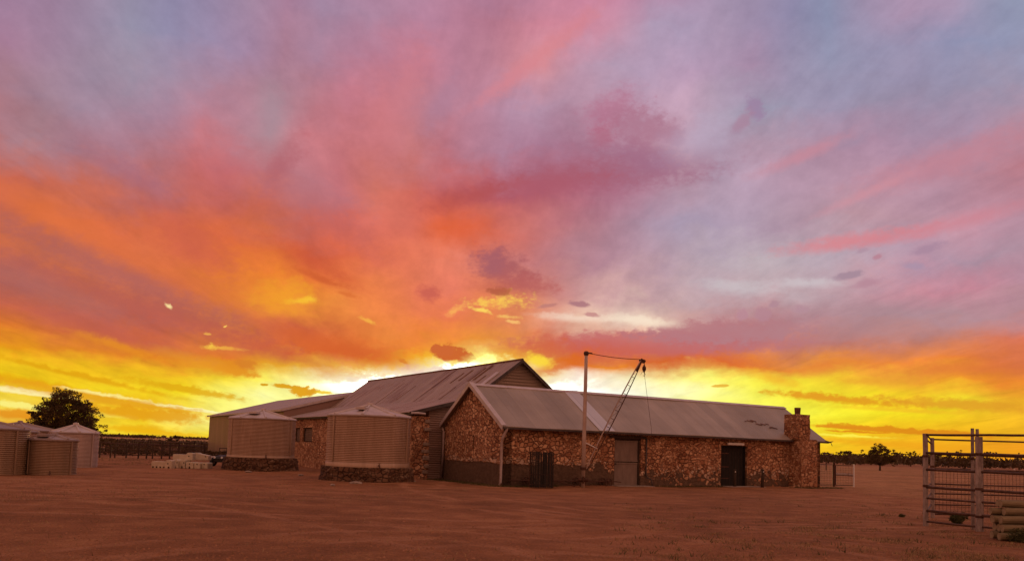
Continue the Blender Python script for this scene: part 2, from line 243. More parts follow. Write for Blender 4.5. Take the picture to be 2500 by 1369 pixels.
# ------------------------------------------------------------------ helpers
def tag(o, label=None, cat=None, group=None, kind=None):
    if label: o['label'] = label
    if cat: o['category'] = cat
    if group: o['group'] = group
    if kind: o['kind'] = kind
    return o
def empty(name, loc=(0, 0, 0), rz=0.0, **kw):
    o = bpy.data.objects.new(name, None); COL.objects.link(o); o.empty_display_size = .2
    o.location = loc; o.rotation_euler = (0, 0, rz); tag(o, **kw); return o
class MB:
    def __init__(s): s.v = []; s.f = []
    def add(s, vs, fs):
        n = len(s.v); s.v += [tuple(v) for v in vs]; s.f += [tuple(i+n for i in f) for f in fs]; return s
    def box(s, c, d, rz=0.0, M=None):
        cx, cy, cz = c; hx, hy, hz = d[0]/2, d[1]/2, d[2]/2
        vs = [Vector((x, y, z)) for z in (-hz, hz) for y in (-hy, hy) for x in (-hx, hx)]
        Q = M or Matrix.Rotation(rz, 3, 'Z')
        vs = [Q @ v+Vector(c) for v in vs]
        return s.add(vs, [(0, 2, 3, 1), (4, 5, 7, 6), (0, 1, 5, 4), (2, 6, 7, 3), (0, 4, 6, 2), (1, 3, 7, 5)])
    def bx(s, x0, x1, y0, y1, z0, z1): return s.box(((x0+x1)/2, (y0+y1)/2, (z0+z1)/2), (x1-x0, y1-y0, z1-z0))
    def tube(s, p0, p1, r, n=8, r1=None, cap=True):
        p0, p1 = Vector(p0), Vector(p1); r1 = r if r1 is None else r1
        d = (p1-p0).normalized(); a = d.orthogonal().normalized(); b = d.cross(a)
        vs = [p+(a*math.cos(2*math.pi*i/n)+b*math.sin(2*math.pi*i/n))*rr for p, rr in ((p0, r), (p1, r1)) for i in range(n)]
        fs = [(i, (i+1) % n, n+(i+1) % n, n+i) for i in range(n)]
        if cap: fs += [tuple(range(n-1, -1, -1)), tuple(range(n, 2*n))]
        return s.add(vs, fs)
    def path(s, pts, r, n=8):
        pts = [Vector(p) for p in pts]; rings = []
        for i, p in enumerate(pts):
            d = ((pts[min(i+1, len(pts)-1)]-pts[max(i-1, 0)])).normalized()
            rr = r[i] if isinstance(r, (list, tuple)) else r
            a = Vector((0, 0, 1)).cross(d)
            a = a.normalized() if a.length > .2 else Vector((1, 0, 0)).cross(d).normalized()
            b = d.cross(a)
            rings.append([p+(a*math.cos(2*math.pi*k/n)+b*math.sin(2*math.pi*k/n))*rr for k in range(n)])
        vs = [v for q in rings for v in q]
        fs = [(i*n+k, i*n+(k+1) % n, (i+1)*n+(k+1) % n, (i+1)*n+k) for i in range(len(pts)-1) for k in range(n)]
        fs += [tuple(range(n-1, -1, -1)), tuple(range(len(vs)-n, len(vs)))]
        return s.add(vs, fs)
    def lathe(s, prof, n=48, c=(0, 0, 0)):
        vs = [(c[0]+r*math.cos(2*math.pi*i/n), c[1]+r*math.sin(2*math.pi*i/n), c[2]+z) for r, z in prof for i in range(n)]
        m = len(prof)
        return s.add(vs, [(j*n+i, j*n+(i+1) % n, (j+1)*n+(i+1) % n, (j+1)*n+i) for j in range(m-1) for i in range(n)])
    def prism(s, poly, ext):                          # a flat outline (list of 3D points) pushed along ext
        n = len(poly); e = Vector(ext); p = [Vector(v) for v in poly]
        return s.add(p+[v+e for v in p], [tuple(range(n-1, -1, -1)), tuple(range(n, 2*n))]+[(i, (i+1) % n, n+(i+1) % n, n+i) for i in range(n)])
    def grid(s, P, nu, nv):                           # P(i,j) -> point
        return s.add([P(i, j) for j in range(nv+1) for i in range(nu+1)],
                     [(j*(nu+1)+i, j*(nu+1)+i+1, (j+1)*(nu+1)+i+1, (j+1)*(nu+1)+i) for j in range(nv) for i in range(nu)])
    def build(s, name, mat, parent=None, smooth=False, bevel=0.0, label=None, solid=0.0):
        me = bpy.data.meshes.new(name); me.from_pydata(s.v, [], s.f)
        bm = bmesh.new(); bm.from_mesh(me); bmesh.ops.recalc_face_normals(bm, faces=bm.faces)
        if bevel: bmesh.ops.bevel(bm, geom=[e for e in bm.edges if len(e.link_faces) == 2 and e.calc_face_angle(0) > .6], offset=bevel, segments=2, affect='EDGES', profile=.5)
        bm.to_mesh(me); bm.free()
        me.materials.append(mat)
        if smooth:
            me.shade_smooth()
        o = bpy.data.objects.new(name, me); COL.objects.link(o)
        if parent: o.parent = parent
        if label: o['label'] = label
        return o
def copy_tree(o, parent=None):
    c = o.copy(); COL.objects.link(c); c.parent = parent
    for ch in [x for x in COL.objects if x.parent == o]: copy_tree(ch, c)
    return c

# ------------------------------------------------------------------ materials
def new_mat(name, rough=.8, metal=0.0, spec=.3):
    m = bpy.data.materials.new(name); m.use_nodes = True; t = m.node_tree
    b = t.nodes['Principled BSDF']; b.inputs['Roughness'].default_value = rough; b.inputs['Metallic'].default_value = metal
    b.inputs['Specular IOR Level'].default_value = spec
    return m, t, b
def ocoord(t, scale=None):
    c = t.nodes.new('ShaderNodeTexCoord')
    if scale is None: return c.outputs['Object']
    mp = t.nodes.new('ShaderNodeMapping'); t.links.new(c.outputs['Object'], mp.inputs[0]); mp.inputs['Scale'].default_value = scale
    return mp.outputs[0]
def ramp(t, v, stops, interp='LINEAR'):
    r = t.nodes.new('ShaderNodeValToRGB'); r.color_ramp.interpolation = interp; t.links.new(v, r.inputs[0])
    for i, (p, c) in enumerate(stops):
        e = r.color_ramp.elements[i] if i < 2 else r.color_ramp.elements.new(p)
        e.position = p; e.color = (*c, 1)
    return r.outputs[0]
def bump(t, b, h, strength=.5, dist=.02, normal=None):
    n = t.nodes.new('ShaderNodeBump'); n.inputs['Strength'].default_value = strength; n.inputs['Distance'].default_value = dist
    t.links.new(h, n.inputs['Height'])
    if normal is not None: t.links.new(normal, n.inputs['Normal'])
    t.links.new(n.outputs[0], b.inputs['Normal']); return n.outputs[0]
def speckled(name, c0, c1, scale=6, rough=.8, metal=0.0, bstr=.2, stretch=None, spec=.3):
    m, t, b = new_mat(name, rough, metal, spec); v = ocoord(t, stretch)
    n = noise(v, scale, 5, .6, tree=t)
    t.links.new(ramp(t, n, [(.3, c0), (.7, c1)]), b.inputs['Base Color'])
    bump(t, b, noise(v, scale*3, 4, .6, tree=t), bstr, .02)
    return m
def stone_mat(name, sx=3.0, dado=None, grey=False, dark=1.0):
    m, t, b = new_mat(name, .92)
    v = ocoord(t); k = t.nodes.new('ShaderNodeMapping'); t.links.new(v, k.inputs[0]); k.inputs['Scale'].default_value = (1, 1, 1.35)
    wob = noise(v, 2.2, 3, .6, tree=t, out=1)
    vv = t.nodes.new('ShaderNodeVectorMath'); vv.operation = 'MULTIPLY_ADD'
    t.links.new(wob, vv.inputs[0]); vv.inputs[1].default_value = (.28, .28, .28); t.links.new(k.outputs[0], vv.inputs[2])
    def voro(feat, sc_):
        n = t.nodes.new('ShaderNodeTexVoronoi'); n.feature = feat; n.inputs['Scale'].default_value = sc_; n.inputs['Randomness'].default_value = .95
        t.links.new(vv.outputs[0], n.inputs['Vector']); return n
    # two sizes of stone, chosen patch by patch
    pick = mrange(noise(v, .9, 2, .5, tree=t), .47, .53, tree=t)
    eA, eB = voro('DISTANCE_TO_EDGE', sx), voro('DISTANCE_TO_EDGE', sx*1.7)
    cA, cB = voro('F1', sx), voro('F1', sx*1.7)
    e = mth('ADD', mth('MULTIPLY', mth('MULTIPLY', eB.outputs['Distance'], 1.5), pick, tree=t), mth('MULTIPLY', eA.outputs['Distance'], mth('SUBTRACT', 1.0, pick, tree=t), tree=t), tree=t) if False else None
    mB = mth('MULTIPLY', eB.outputs['Distance'], 1.6, tree=t)
    e = mth('ADD', mth('MULTIPLY', mB, pick, tree=t), mth('MULTIPLY', eA.outputs['Distance'], mth('SUBTRACT', 1.0, pick, tree=t), tree=t), tree=t)
    cc = mixc(pick, cA.outputs['Color'], cB.outputs['Color'], tree=t)
    s = t.nodes.new('ShaderNodeSeparateColor'); t.links.new(cc, s.inputs[0])
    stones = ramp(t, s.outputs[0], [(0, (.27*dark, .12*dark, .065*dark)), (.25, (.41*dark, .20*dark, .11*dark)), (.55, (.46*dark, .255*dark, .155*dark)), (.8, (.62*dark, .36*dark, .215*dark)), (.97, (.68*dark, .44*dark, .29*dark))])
    mott = noise(v, 14, 4, .6, tree=t)
    stones = mixc(1.0, stones, ramp(t, mott, [(.25, (.82, .8, .78)), (.75, (1.15, 1.15, 1.12))]), 'MULTIPLY', tree=t)
    mortar = ramp(t, noise(v, 3, 3, .6, tree=t), [(.3, (.16*dark, .066*dark, .036*dark)), (.75, (.27*dark, .125*dark, .07*dark))])
    gap = mrange(e, .02, .11, tree=t)
    colr = mixc(gap, mortar, stones, tree=t)
    # weather stains, large
    colr = mixc(1.0, colr, ramp(t, noise(ocoord(t, (1, 1, .6)), .7, 4, .6, tree=t), [(.3, (.75, .68, .62)), (.65, (1.1, 1.1, 1.1))]), 'MULTIPLY', tree=t)
    h = mth('ADD', mrange(e, .0, .14, tree=t), mth('MULTIPLY', mott, .35, tree=t), tree=t)
    if dado:
        sp = t.nodes.new('ShaderNodeSeparateXYZ'); t.links.new(v, sp.inputs[0])
        # cement render along the foot: solid near the gable corner, broken further right
        rough_n = noise(v, 1.6, 5, .65, tree=t)
        amp = mrange(sp.outputs[0], -.2, 8.5, .3, 2.6, tree=t)
        lvl = mth('ADD', mth('MULTIPLY', mth('SUBTRACT', rough_n, .5, tree=t), amp, tree=t), mrange(sp.outputs[0], 3.5, 8.5, dado, .62, tree=t), tree=t)
        d = mth('SUBTRACT', lvl, sp.outputs[2], tree=t)
        mask = mrange(d, -.03, .05, tree=t)
        ren = ramp(t, noise(v, 5, 5, .7, tree=t), [(.3, (.08, .046, .029)), (.7, (.17, .108, .072))])
        near = mth('MULTIPLY', mrange(mth('ABSOLUTE', mth('ADD', d, .1, tree=t), tree=t), .22, .05, tree=t), mrange(s.outputs[1], .55, .68, tree=t), tree=t)
        colr = mixc(mth('MULTIPLY', mth('MULTIPLY', near, gap, tree=t), .8, tree=t), colr, (.62, .47, .36), tree=t)
        holes_ = mth('MULTIPLY', mrange(s.outputs[2], .62, .72, tree=t), mrange(sp.outputs[0], 7.5, 9.5, tree=t), tree=t)
        mask = mth('MULTIPLY', mask, mth('SUBTRACT', 1.0, mth('MULTIPLY', mth('MULTIPLY', holes_, gap, tree=t), .85, tree=t), tree=t), tree=t)
        colr = mixc(mask, colr, ren, tree=t)
        h = mth('MULTIPLY', h, mth('MULTIPLY_ADD', mask, -.75, 1.0, tree=t), tree=t)
    t.links.new(colr, b.inputs['Base Color'])
    bump(t, b, h, 1.0, .06)
    return m
def iron_mat(name, c0, c1, axis=0, pitch=.076, rough=.5, metal=.35, streak=1.0, rust=.0, bdist=.016, lapd=.65):
    # corrugated iron: the ribs lie across `axis`; stains run down the sheet
    m, t, b = new_mat(name, rough, metal, .4); v = ocoord(t)
    sp = t.nodes.new('ShaderNodeSeparateXYZ'); t.links.new(v, sp.inputs[0]); A = sp.outputs[axis]
    wv = mth('SINE', mth('MULTIPLY', A, 2*math.pi/pitch, tree=t), tree=t)
    st = (9, .35, .35) if axis == 0 else ((.35, 9, .35) if axis == 1 else (.35, .35, 9))
    n = noise(ocoord(t, tuple(k*.25 for k in st)), 1.6, 5, .65, tree=t)
    big = noise(v, .35, 4, .6, tree=t)
    col = ramp(t, mth('ADD', mth('MULTIPLY', n, .5*streak, tree=t), mth('MULTIPLY', big, 1-.5*streak, tree=t), tree=t), [(.34, c0), (.64, c1)])
    # sheets: each 0.76 m sheet its own tone
    fl = mth('FLOOR', mth('DIVIDE', A, .762, tree=t), tree=t)
    wn = t.nodes.new('ShaderNodeTexWhiteNoise'); wn.noise_dimensions = '1D'; t.links.new(fl, wn.inputs['W'])
    tone = mth('MULTIPLY_ADD', wn.outputs['Value'], .16, .92, tree=t)
    col = mixc(1.0, col, comb(tone, tone, tone, tree=t), 'MULTIPLY', tree=t)
    fr = mth('FRACT', mth('DIVIDE', A, .762, tree=t), tree=t)
    lap = mrange(mth('ABSOLUTE', mth('SUBTRACT', fr, .5, tree=t), tree=t), .46, .5, 1.0, lapd, tree=t)
    col = mixc(1.0, col, comb(lap, lap, lap, tree=t), 'MULTIPLY', tree=t)
    if rust:
        rn = noise(ocoord(t, st), .8, 4, .7, tree=t)
        rm = mrange(mth('MULTIPLY', rn, mrange(big, .35, .6, .6, 1.15, tree=t), tree=t), .60-.1*rust, .70, tree=t)
        col = mixc(rm, col, (.17, .075, .04), tree=t)
    t.links.new(col, b.inputs['Base Color'])
    bump(t, b, wv, .6, bdist)
    return m
M = {}
M['stone'] = stone_mat('rubble_stone', 4.2, dado=.96)
M['stone_b'] = stone_mat('rubble_stone_plain', 4.0)
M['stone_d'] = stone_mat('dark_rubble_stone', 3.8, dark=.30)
M['roofA'] = iron_mat('old_grey_roof_iron', (.30, .24, .19), (.43, .35, .285), 0, streak=.5, lapd=.86)
M['roofB'] = iron_mat('weathered_roof_iron', (.29, .205, .16), (.42, .32, .255), 1, rust=1.0, streak=.7)
M['roofC'] = iron_mat('newer_roof_iron', (.34, .28, .27), (.40, .34, .33), 1, streak=.3)
M['pale_iron'] = iron_mat('pale_roof_sheet', (.52, .49, .50), (.60, .57, .58), 0, streak=.3, rough=.4)
M['wall_iron'] = iron_mat('horizontal_wall_iron', (.20, .13, .10), (.30, .21, .17), 2, pitch=.11, streak=.6, bdist=.02)
M['gable_iron'] = iron_mat('gable_wall_iron', (.24, .17, .13), (.34, .25, .20), 2, pitch=.16, streak=.4, bdist=.03)
M['shed_wall'] = iron_mat('grey_shed_wall', (.26, .165, .14), (.32, .20, .17), 1, pitch=.2, streak=.3, bdist=.01)
M['flash'] = speckled('pale_flashing', (.42, .36, .36), (.56, .49, .50), 3, .5, .2, .1)
M['rustsheet'] = speckled('rusty_iron', (.10, .045, .025), (.24, .12, .07), 4, .8, .1, .3)
M['gutter'] = speckled('dark_gutter', (.05, .04, .038), (.10, .08, .075), 4, .6, .2, .1)
M['pipe'] = speckled('painted_downpipe', (.30, .22, .20), (.44, .35, .33), 5, .6, 0, .1)
M['darkwood'] = speckled('dark_timber', (.03, .02, .014), (.08, .05, .035), 8, .85, 0, .4, (1, 1, .2))
M['door'] = speckled('grey_door_sheet', (.165, .12, .10), (.25, .185, .155), 5, .7, .1, .2, (1, 1, .3))
M['black'] = speckled('black_paint', (.012, .010, .010), (.03, .024, .022), 5, .6, 0, .1)
M['void'] = speckled('dark_door_and_slit', (.008, .006, .006), (.018, .013, .012), 5, .8, 0, .1)
M['white'] = speckled('white_paint', (.62, .60, .60), (.75, .73, .72), 5, .5, 0, .1)
M['concrete'] = speckled('concrete', (.20, .15, .12), (.34, .27, .22), 6, .9, 0, .4)
M['galv'] = speckled('weathered_post', (.17, .13, .12), (.38, .31, .29), 14, .8, .0, .6, (1, 1, .35))
M['rail'] = speckled('rusty_rail', (.05, .026, .018), (.13, .07, .05), 8, .65, .3, .3)
M['steel'] = speckled('rusty_steel', (.05, .022, .016), (.13, .06, .04), 10, .7, .3, .4)
M['pole'] = speckled('weathered_mast', (.34, .25, .21), (.54, .42, .37), 6, .75, .1, .3, (1, 1, .25))
M['cream'] = speckled('cream_plastic', (.46, .38, .27), (.60, .51, .38), 4, .6, 0, .15)
M['log'] = speckled('treated_log', (.10, .075, .04), (.24, .18, .10), 7, .85, 0, .5, (.3, 1, 1))
M['logend'] = speckled('log_end', (.20, .15, .09), (.32, .25, .16), 9, .85, 0, .3)
M['rubber'] = speckled('tyre_rubber', (.012, .011, .011), (.028, .025, .024), 9, .85, 0, .3)
M['bark'] = speckled('bark', (.05, .032, .022), (.12, .075, .05), 9, .9, 0, .6, (1, 1, .3))
def tank_mat(name, c0, c1):
    m, t, b = new_mat(name, .55, .25, .4); v = ocoord(t)
    n = noise(ocoord(t, (1, 1, .12)), 2.6, 6, .7, tree=t)
    col = ramp(t, n, [(.36, c0), (.62, c1)])
    st = mrange(noise(ocoord(t, (1, 1, .1)), 5.0, 4, .7, tree=t), .60, .72, tree=t)
    col = mixc(mth('MULTIPLY', st, .5, tree=t), col, (.20, .09, .045), tree=t)
    t.links.new(col, b.inputs['Base Color'])
    bump(t, b, noise(v, 20, 3, .6, tree=t), .1, .01); return m
M['tank'] = tank_mat('tan_tank_iron', (.34, .225, .155), (.45, .31, .22))
M['tankgrey'] = tank_mat('grey_tank_iron', (.42, .32, .28), (.54, .42, .38))
M['tankbrown'] = tank_mat('brown_tank_iron', (.24, .16, .10), (.34, .23, .15))
M['tankroof'] = speckled('tank_roof_iron', (.42, .35, .33), (.56, .48, .46), 2, .5, .2, .1)
M['tankroofd'] = speckled('dull_tank_roof_iron', (.26, .20, .18), (.36, .28, .26), 2, .55, .2, .1)
def leaf_mat(name, c0, c1, tr=.25):
    m, t, b = new_mat(name, .7, 0, .2)
    g = t.nodes.new('ShaderNodeNewGeometry')
    t.links.new(ramp(t, g.outputs['Random Per Island'], [(0, c0), (1, c1)]), b.inputs['Base Color'])
    tl = t.nodes.new('ShaderNodeBsdfTranslucent'); tl.inputs[0].default_value = (*c1, 1)
    mx = t.nodes.new('ShaderNodeMixShader'); mx.inputs[0].default_value = tr
    t.links.new(b.outputs[0], mx.inputs[1]); t.links.new(tl.outputs[0], mx.inputs[2])
    t.links.new(mx.outputs[0], t.nodes['Material Output'].inputs[0]); return m
M['leaf'] = leaf_mat('gum_leaves', (.05, .036, .014), (.13, .085, .035), .35)
M['scrub'] = leaf_mat('scrub_leaves', (.045, .030, .014), (.10, .062, .030), .15)
M['dry'] = leaf_mat('dry_grass', (.07, .04, .02), (.42, .29, .14), .2)
M['weed'] = leaf_mat('green_weed', (.045, .05, .018), (.10, .095, .035), .2)

def ground_mat():
    m, t, b = new_mat('red_dirt', .95, 0, .15); v = ocoord(t)
    big = noise(v, .09, 4, .6, tree=t); mid = noise(v, .8, 5, .65, tree=t); fine = noise(v, 9, 6, .75, tree=t)
    f = mth('ADD', mth('MULTIPLY', big, .5, tree=t), mth('MULTIPLY', mid, .5, tree=t), tree=t)
    dirt = ramp(t, f, [(.38, (.185, .078, .035)), (.5, (.27, .115, .052)), (.62, (.37, .165, .080))])
    # wheel tracks sweeping across the yard
    sp = t.nodes.new('ShaderNodeSeparateXYZ'); t.links.new(v, sp.inputs[0])
    cx = mth('SUBTRACT', sp.outputs[0], -14.0, tree=t); cy = mth('SUBTRACT', sp.outputs[1], -26.0, tree=t)
    rad = mth('SQRT', mth('ADD', mth('MULTIPLY', cx, cx, tree=t), mth('MULTIPLY', cy, cy, tree=t), tree=t), tree=t)
    rad = mth('MULTIPLY_ADD', big, 9.0, rad, tree=t)
    tw = mth('SINE', mth('MULTIPLY', rad, 3.1, tree=t), tree=t)
    trk = mth('MULTIPLY', mrange(tw, .55, 1.0, tree=t), mrange(noise(v, .11, 4, .6, tree=t), .50, .60, tree=t), tree=t)
    dirt = mixc(mth('MULTIPLY', trk, .5, tree=t), dirt, (.44, .22, .12), tree=t)
    def ring(cx_, cy_, r0):
        ax_ = mth('SUBTRACT', sp.outputs[0], cx_, tree=t); ay_ = mth('SUBTRACT', sp.outputs[1], cy_, tree=t)
        d_ = mth('SQRT', mth('ADD', mth('MULTIPLY', ax_, ax_, tree=t), mth('MULTIPLY', ay_, ay_, tree=t), tree=t), tree=t)
        d_ = mth('ABSOLUTE', mth('SUBTRACT', mth('MULTIPLY_ADD', mid, .5, d_, tree=t), r0, tree=t), tree=t)
        return mrange(mth('ABSOLUTE', mth('SUBTRACT', d_, .78, tree=t), tree=t), .26, .08, tree=t)      # the two wheels of one vehicle
    rut = None
    for (cx_, cy_, r0) in ((-22, 2, 24.5), (-20, 4, 27.5), (22, 38, 26.0), (14, -2, 23.0), (16, -4, 27.0), (-6, 60, 42.0)):
        q_ = ring(cx_, cy_, r0); rut = q_ if rut is None else mth('MAXIMUM', rut, q_, tree=t)
    rut = mth('MULTIPLY', rut, mrange(noise(v, .35, 4, .65, tree=t), .40, .60, tree=t), tree=t)
    dirt = mixc(mth('MULTIPLY', rut, .55, tree=t), dirt, (.43, .21, .115), tree=t)
    # dead grass litter, patchy: thick near the yards and round the sheds' feet
    px_ = mth('MULTIPLY', mrange(sp.outputs[0], 4, 9, tree=t), 1.0, tree=t)
    gmask = mth('ADD', mrange(mid, .52, .62, tree=t), mth('MULTIPLY', px_, .35, tree=t), tree=t)
    gm = mth('MULTIPLY', mrange(fine, .48, .62, tree=t), mth('MINIMUM', gmask, 1.0, tree=t), tree=t)
    dirt = mixc(mth('MULTIPLY', gm, .45, tree=t), dirt, (.42, .24, .10), tree=t)
    dk = noise(v, 22, 4, .8, tree=t)
    dirt = mixc(1.0, dirt, ramp(t, dk, [(.3, (.45, .42, .40)), (.5, (1, 1, 1)), (.72, (1.4, 1.4, 1.4))]), 'MULTIPLY', tree=t)
    t.links.new(dirt, b.inputs['Base Color'])
    h = mth('ADD', mth('MULTIPLY', fine, .6, tree=t), mth('MULTIPLY', mid, .8, tree=t), tree=t)
    h = mth('ADD', h, mth('MULTIPLY', dk, .35, tree=t), tree=t)
    h = mth('SUBTRACT', h, mth('MULTIPLY', trk, .2, tree=t), tree=t)
    h = mth('SUBTRACT', h, mth('MULTIPLY', rut, .6, tree=t), tree=t)
    bump(t, b, h, .9, .09)
    return m
M['ground'] = ground_mat()
M['clod'] = speckled('dirt_clod', (.16, .065, .032), (.42, .21, .12), 3, .95, 0, .4)

# ------------------------------------------------------------------ ground
def gz(x, y):
    r = math.hypot(x, y)
    if r > 120: return 0.0
    k = max(0.0, min(1.0, (120-r)/40))
    return k*(.020*math.sin(x*.55+.3*y)+.016*math.sin(x*.21-y*.47+1.2)+.010*math.sin(x*1.7+y*1.3))
g = MB()
xs = [-4000, -1500, -600, -250, -120]+[-60+i*.6 for i in range(201)]+[120, 250, 600, 1500, 4000]
ys = [-4000, -1500, -600, -200, -60, -20]+[-6+i*.6 for i in range(161)]+[120, 200, 400, 900, 2000, 4500]
g.grid(lambda i, j: (xs[i], ys[j], gz(xs[i], ys[j])), len(xs)-1, len(ys)-1)
go = g.build('ground', M['ground'], smooth=True); tag(go, kind='structure')

# ------------------------------------------------------------------ frame of the sheds
PHI = .5385; ORG = Vector((-.2894, 36.865, 0))
UA = Vector((math.cos(PHI), math.sin(PHI), 0)); WB = Vector((-math.sin(PHI), math.cos(PHI), 0))
def loc(a, b, z=0.0): return ORG+UA*a+WB*b+Vector((0, 0, z))
def hitb(px, py, b=0.0):                              # pixel -> (a, z) on the wall plane b
    r = ray(px, py); t = (b+ORG.dot(WB))/r.dot(WB); p = r*t+Vector((0, 0, H)); return (p-ORG).dot(UA), p.z
def hita(px, py, a=0.0):
    r = ray(px, py); t = (a+ORG.dot(UA))/r.dot(UA); p = r*t+Vector((0, 0, H)); return (p-ORG).dot(WB), p.z

def wall_grid(mb, P, us, vs, holes, th):
    """a wall with rectangular openings; P(u, v, depth) -> point"""
    us = sorted(set(us)); vs = sorted(set(vs))
    solid = {}
    for i in range(len(us)-1):
        for j in range(len(vs)-1):
            uc = (us[i]+us[i+1])/2; vc = (vs[j]+vs[j+1])/2
            solid[i, j] = not any(a < uc < b and c < vc < d for a, b, c, d in holes)
    for (i, j), s in solid.items():
        if not s: continue
        a, b, c, d = us[i], us[i+1], vs[j], vs[j+1]
        mb.add([P(a, c, 0), P(b, c, 0), P(b, d, 0), P(a, d, 0)], [(0, 1, 2, 3)])
        mb.add([P(a, c, th), P(b, c, th), P(b, d, th), P(a, d, th)], [(3, 2, 1, 0)])
        for (ni, nj, q) in ((i-1, j, ((a, c), (a, d))), (i+1, j, ((b, c), (b, d))), (i, j-1, ((a, c), (b, c))), (i, j+1, ((a, d), (b, d)))):
            if not solid.get((ni, nj), False):
                (u0, v0), (u1, v1) = q
                mb.add([P(u0, v0, 0), P(u1, v1, 0), P(u1, v1, th), P(u0, v0, th)], [(0, 1, 2, 3)])
    return mb

# ================================================================== stone building
LA, WA, EA, RA = 20.79, 5.82, 2.72, 4.58
sb = empty('stone_building', ORG, PHI, label='long low stone building with steep grey iron roof and stone chimney at its right end', cat='stone building')
d1 = (6.14, 7.76, 0, 2.28); d2 = (13.1, 15.0, 0, 2.14)
w = MB()
wall_grid(w, lambda u, v, k: (u, k, v), [0, d1[0], d1[1], d2[0], d2[1], LA], [-.3, d1[3], d2[3], EA], [(d1[0], d1[1], -1, d1[3]), (d2[0], d2[1], -1, d2[3])], .45)
w.bx(.45, LA-.45, WA-.45, WA, -.3, EA-.002)
def gable_wall(mb, a0, a1, slit=None):
    T = RA-.06
    mb.prism([(a0, .45, -.3), (a0, WA-.002, -.3), (a0, WA-.002, EA-.02), (a0, WA/2, T), (a0, .45, EA+.27)], (a1-a0, 0, 0))
    mb.prism([(a0, 0.002, -.299), (a0, .449, -.299), (a0, .449, EA+.25), (a0, 0.002, EA-.02)], (a1-a0, 0, 0)) if False else None
# left gable with an arrow slit, built as strips around the slit
sl0, sl1, sz0, sz1 = 2.72, 2.84, 1.45, 2.2
def top(y): return EA-.03+(RA-.05-EA+.03)*(y/(WA/2) if y < WA/2 else (WA-y)/(WA/2))
for (y0, y1, zb) in ((.0, sl0, -.3), (sl1, WA/2, -.3), (WA/2, WA, -.3)):
    w.prism([(-.002, y0, zb), (-.002, y1, zb), (-.002, y1, top(y1)), (-.002, y0, top(y0))], (.45, 0, 0))
w.prism([(-.002, sl0, -.3), (-.002, sl1, -.3), (-.002, sl1, sz0), (-.002, sl0, sz0)], (.45, 0, 0))
w.prism([(-.002, sl0, sz1), (-.002, sl1, sz1), (-.002, sl1, top(sl1)), (-.002, sl0, top(sl0))], (.45, 0, 0))
w.prism([(LA+.002, 0, -.3), (LA+.002, WA, -.3), (LA+.002, WA, top(WA)), (LA+.002, WA/2, top(WA/2)), (LA+.002, 0, top(0))], (-.45, 0, 0))
w.build('wall', M['stone'], sb)
MB().bx(.3, .34, sl0, sl1, sz0, sz1).build('slit_dark_plate', M['void'], sb)  # near-black plate stands in for the shade inside the slit
# roof: two iron slopes
OV, OG = .26, .22
sl = (RA-EA)/(WA/2)
def slopeA(a0, a1, side, lift=0.0, th=.035, e=OV, mb=None):
    mb = mb or MB(); n = max(1, int((a1-a0)/.76)); rw = random.Random(int(a0*7)+side); jz = [rw.uniform(-.014, .014) for _ in range(n+1)]; jr = [.02*math.sin(k*.37)+rw.uniform(-.006, .006) for k in range(n+1)]
    y0 = -e if side < 0 else WA+e
    for k in range(n):
        b0 = a0+(a1-a0)*k/n; b1 = a0+(a1-a0)*(k+1)/n
        zl = EA-e*sl+lift; zr = RA+lift
        za_, zb_, ra_, rb2 = zl+.02+jz[k], zl+.02+jz[k+1], zr+.02+jr[k], zr+.02+jr[k+1]; ya = y0+side*jz[k]*1.6; yb2 = y0+side*jz[k+1]*1.6
        mb.add([(b0, ya, za_), (b1, yb2, zb_), (b1, WA/2, rb2), (b0, WA/2, ra_), (b0, ya, za_-th), (b1, yb2, zb_-th), (b1, WA/2, rb2-th), (b0, WA/2, ra_-th)],
               [(0, 1, 2, 3), (7, 6, 5, 4), (0, 4, 5, 1)]+([(0, 3, 7, 4)] if k == 0 else [])+([(1, 5, 6, 2)] if k == n-1 else []))
    return mb
sa0 = 5.05; sa1 = 5.95                                # pale replacement sheets
rf = slopeA(-OG, LA+.32, -1); slopeA(-OG, LA+.32, 1, mb=rf)
rfo = rf.build('roof', M['roofA'], sb)
slopeA(sa0, sa1, -1, lift=.03, th=.02, e=OV+.01).build('pale_roof_sheet', M['pale_iron'], rfo, label='pale newer iron strip running down the grey roof')
cp = MB()
cp.prism([(-OG-.03, WA/2-.20, RA-.10+.045), (-OG-.03, WA/2, RA+.05), (-OG-.03, WA/2+.2, RA-.1+.045), (-OG-.03, WA/2+.2, RA-.13+.045), (-OG-.03, WA/2, RA+.02), (-OG-.03, WA/2-.2, RA-.13+.045)], (LA+.32+OG+.06, 0, 0))
cp.build('ridge_cap', M['flash'], rfo)
rs_ = MB()
for (aa, ss, ln_) in [(16.3+.16*k+.1*((k*7) % 5-2), .50-.02*k+.03*((k*5) % 4-1.5), .12+.09*((k*3) % 4)) for k in range(11)]:
    y = -OV+(WA/2+OV)*ss; z = RA-(WA/2-y)*sl+.055
    rs_.box((aa, y, z), (ln_, .05+ln_*.1, .012), M=Matrix.Rotation(math.atan(sl), 3, 'X') @ Matrix.Rotation(R(-22), 3, 'Z'))
rs_.build('rust_patch', M['rustsheet'], rfo)
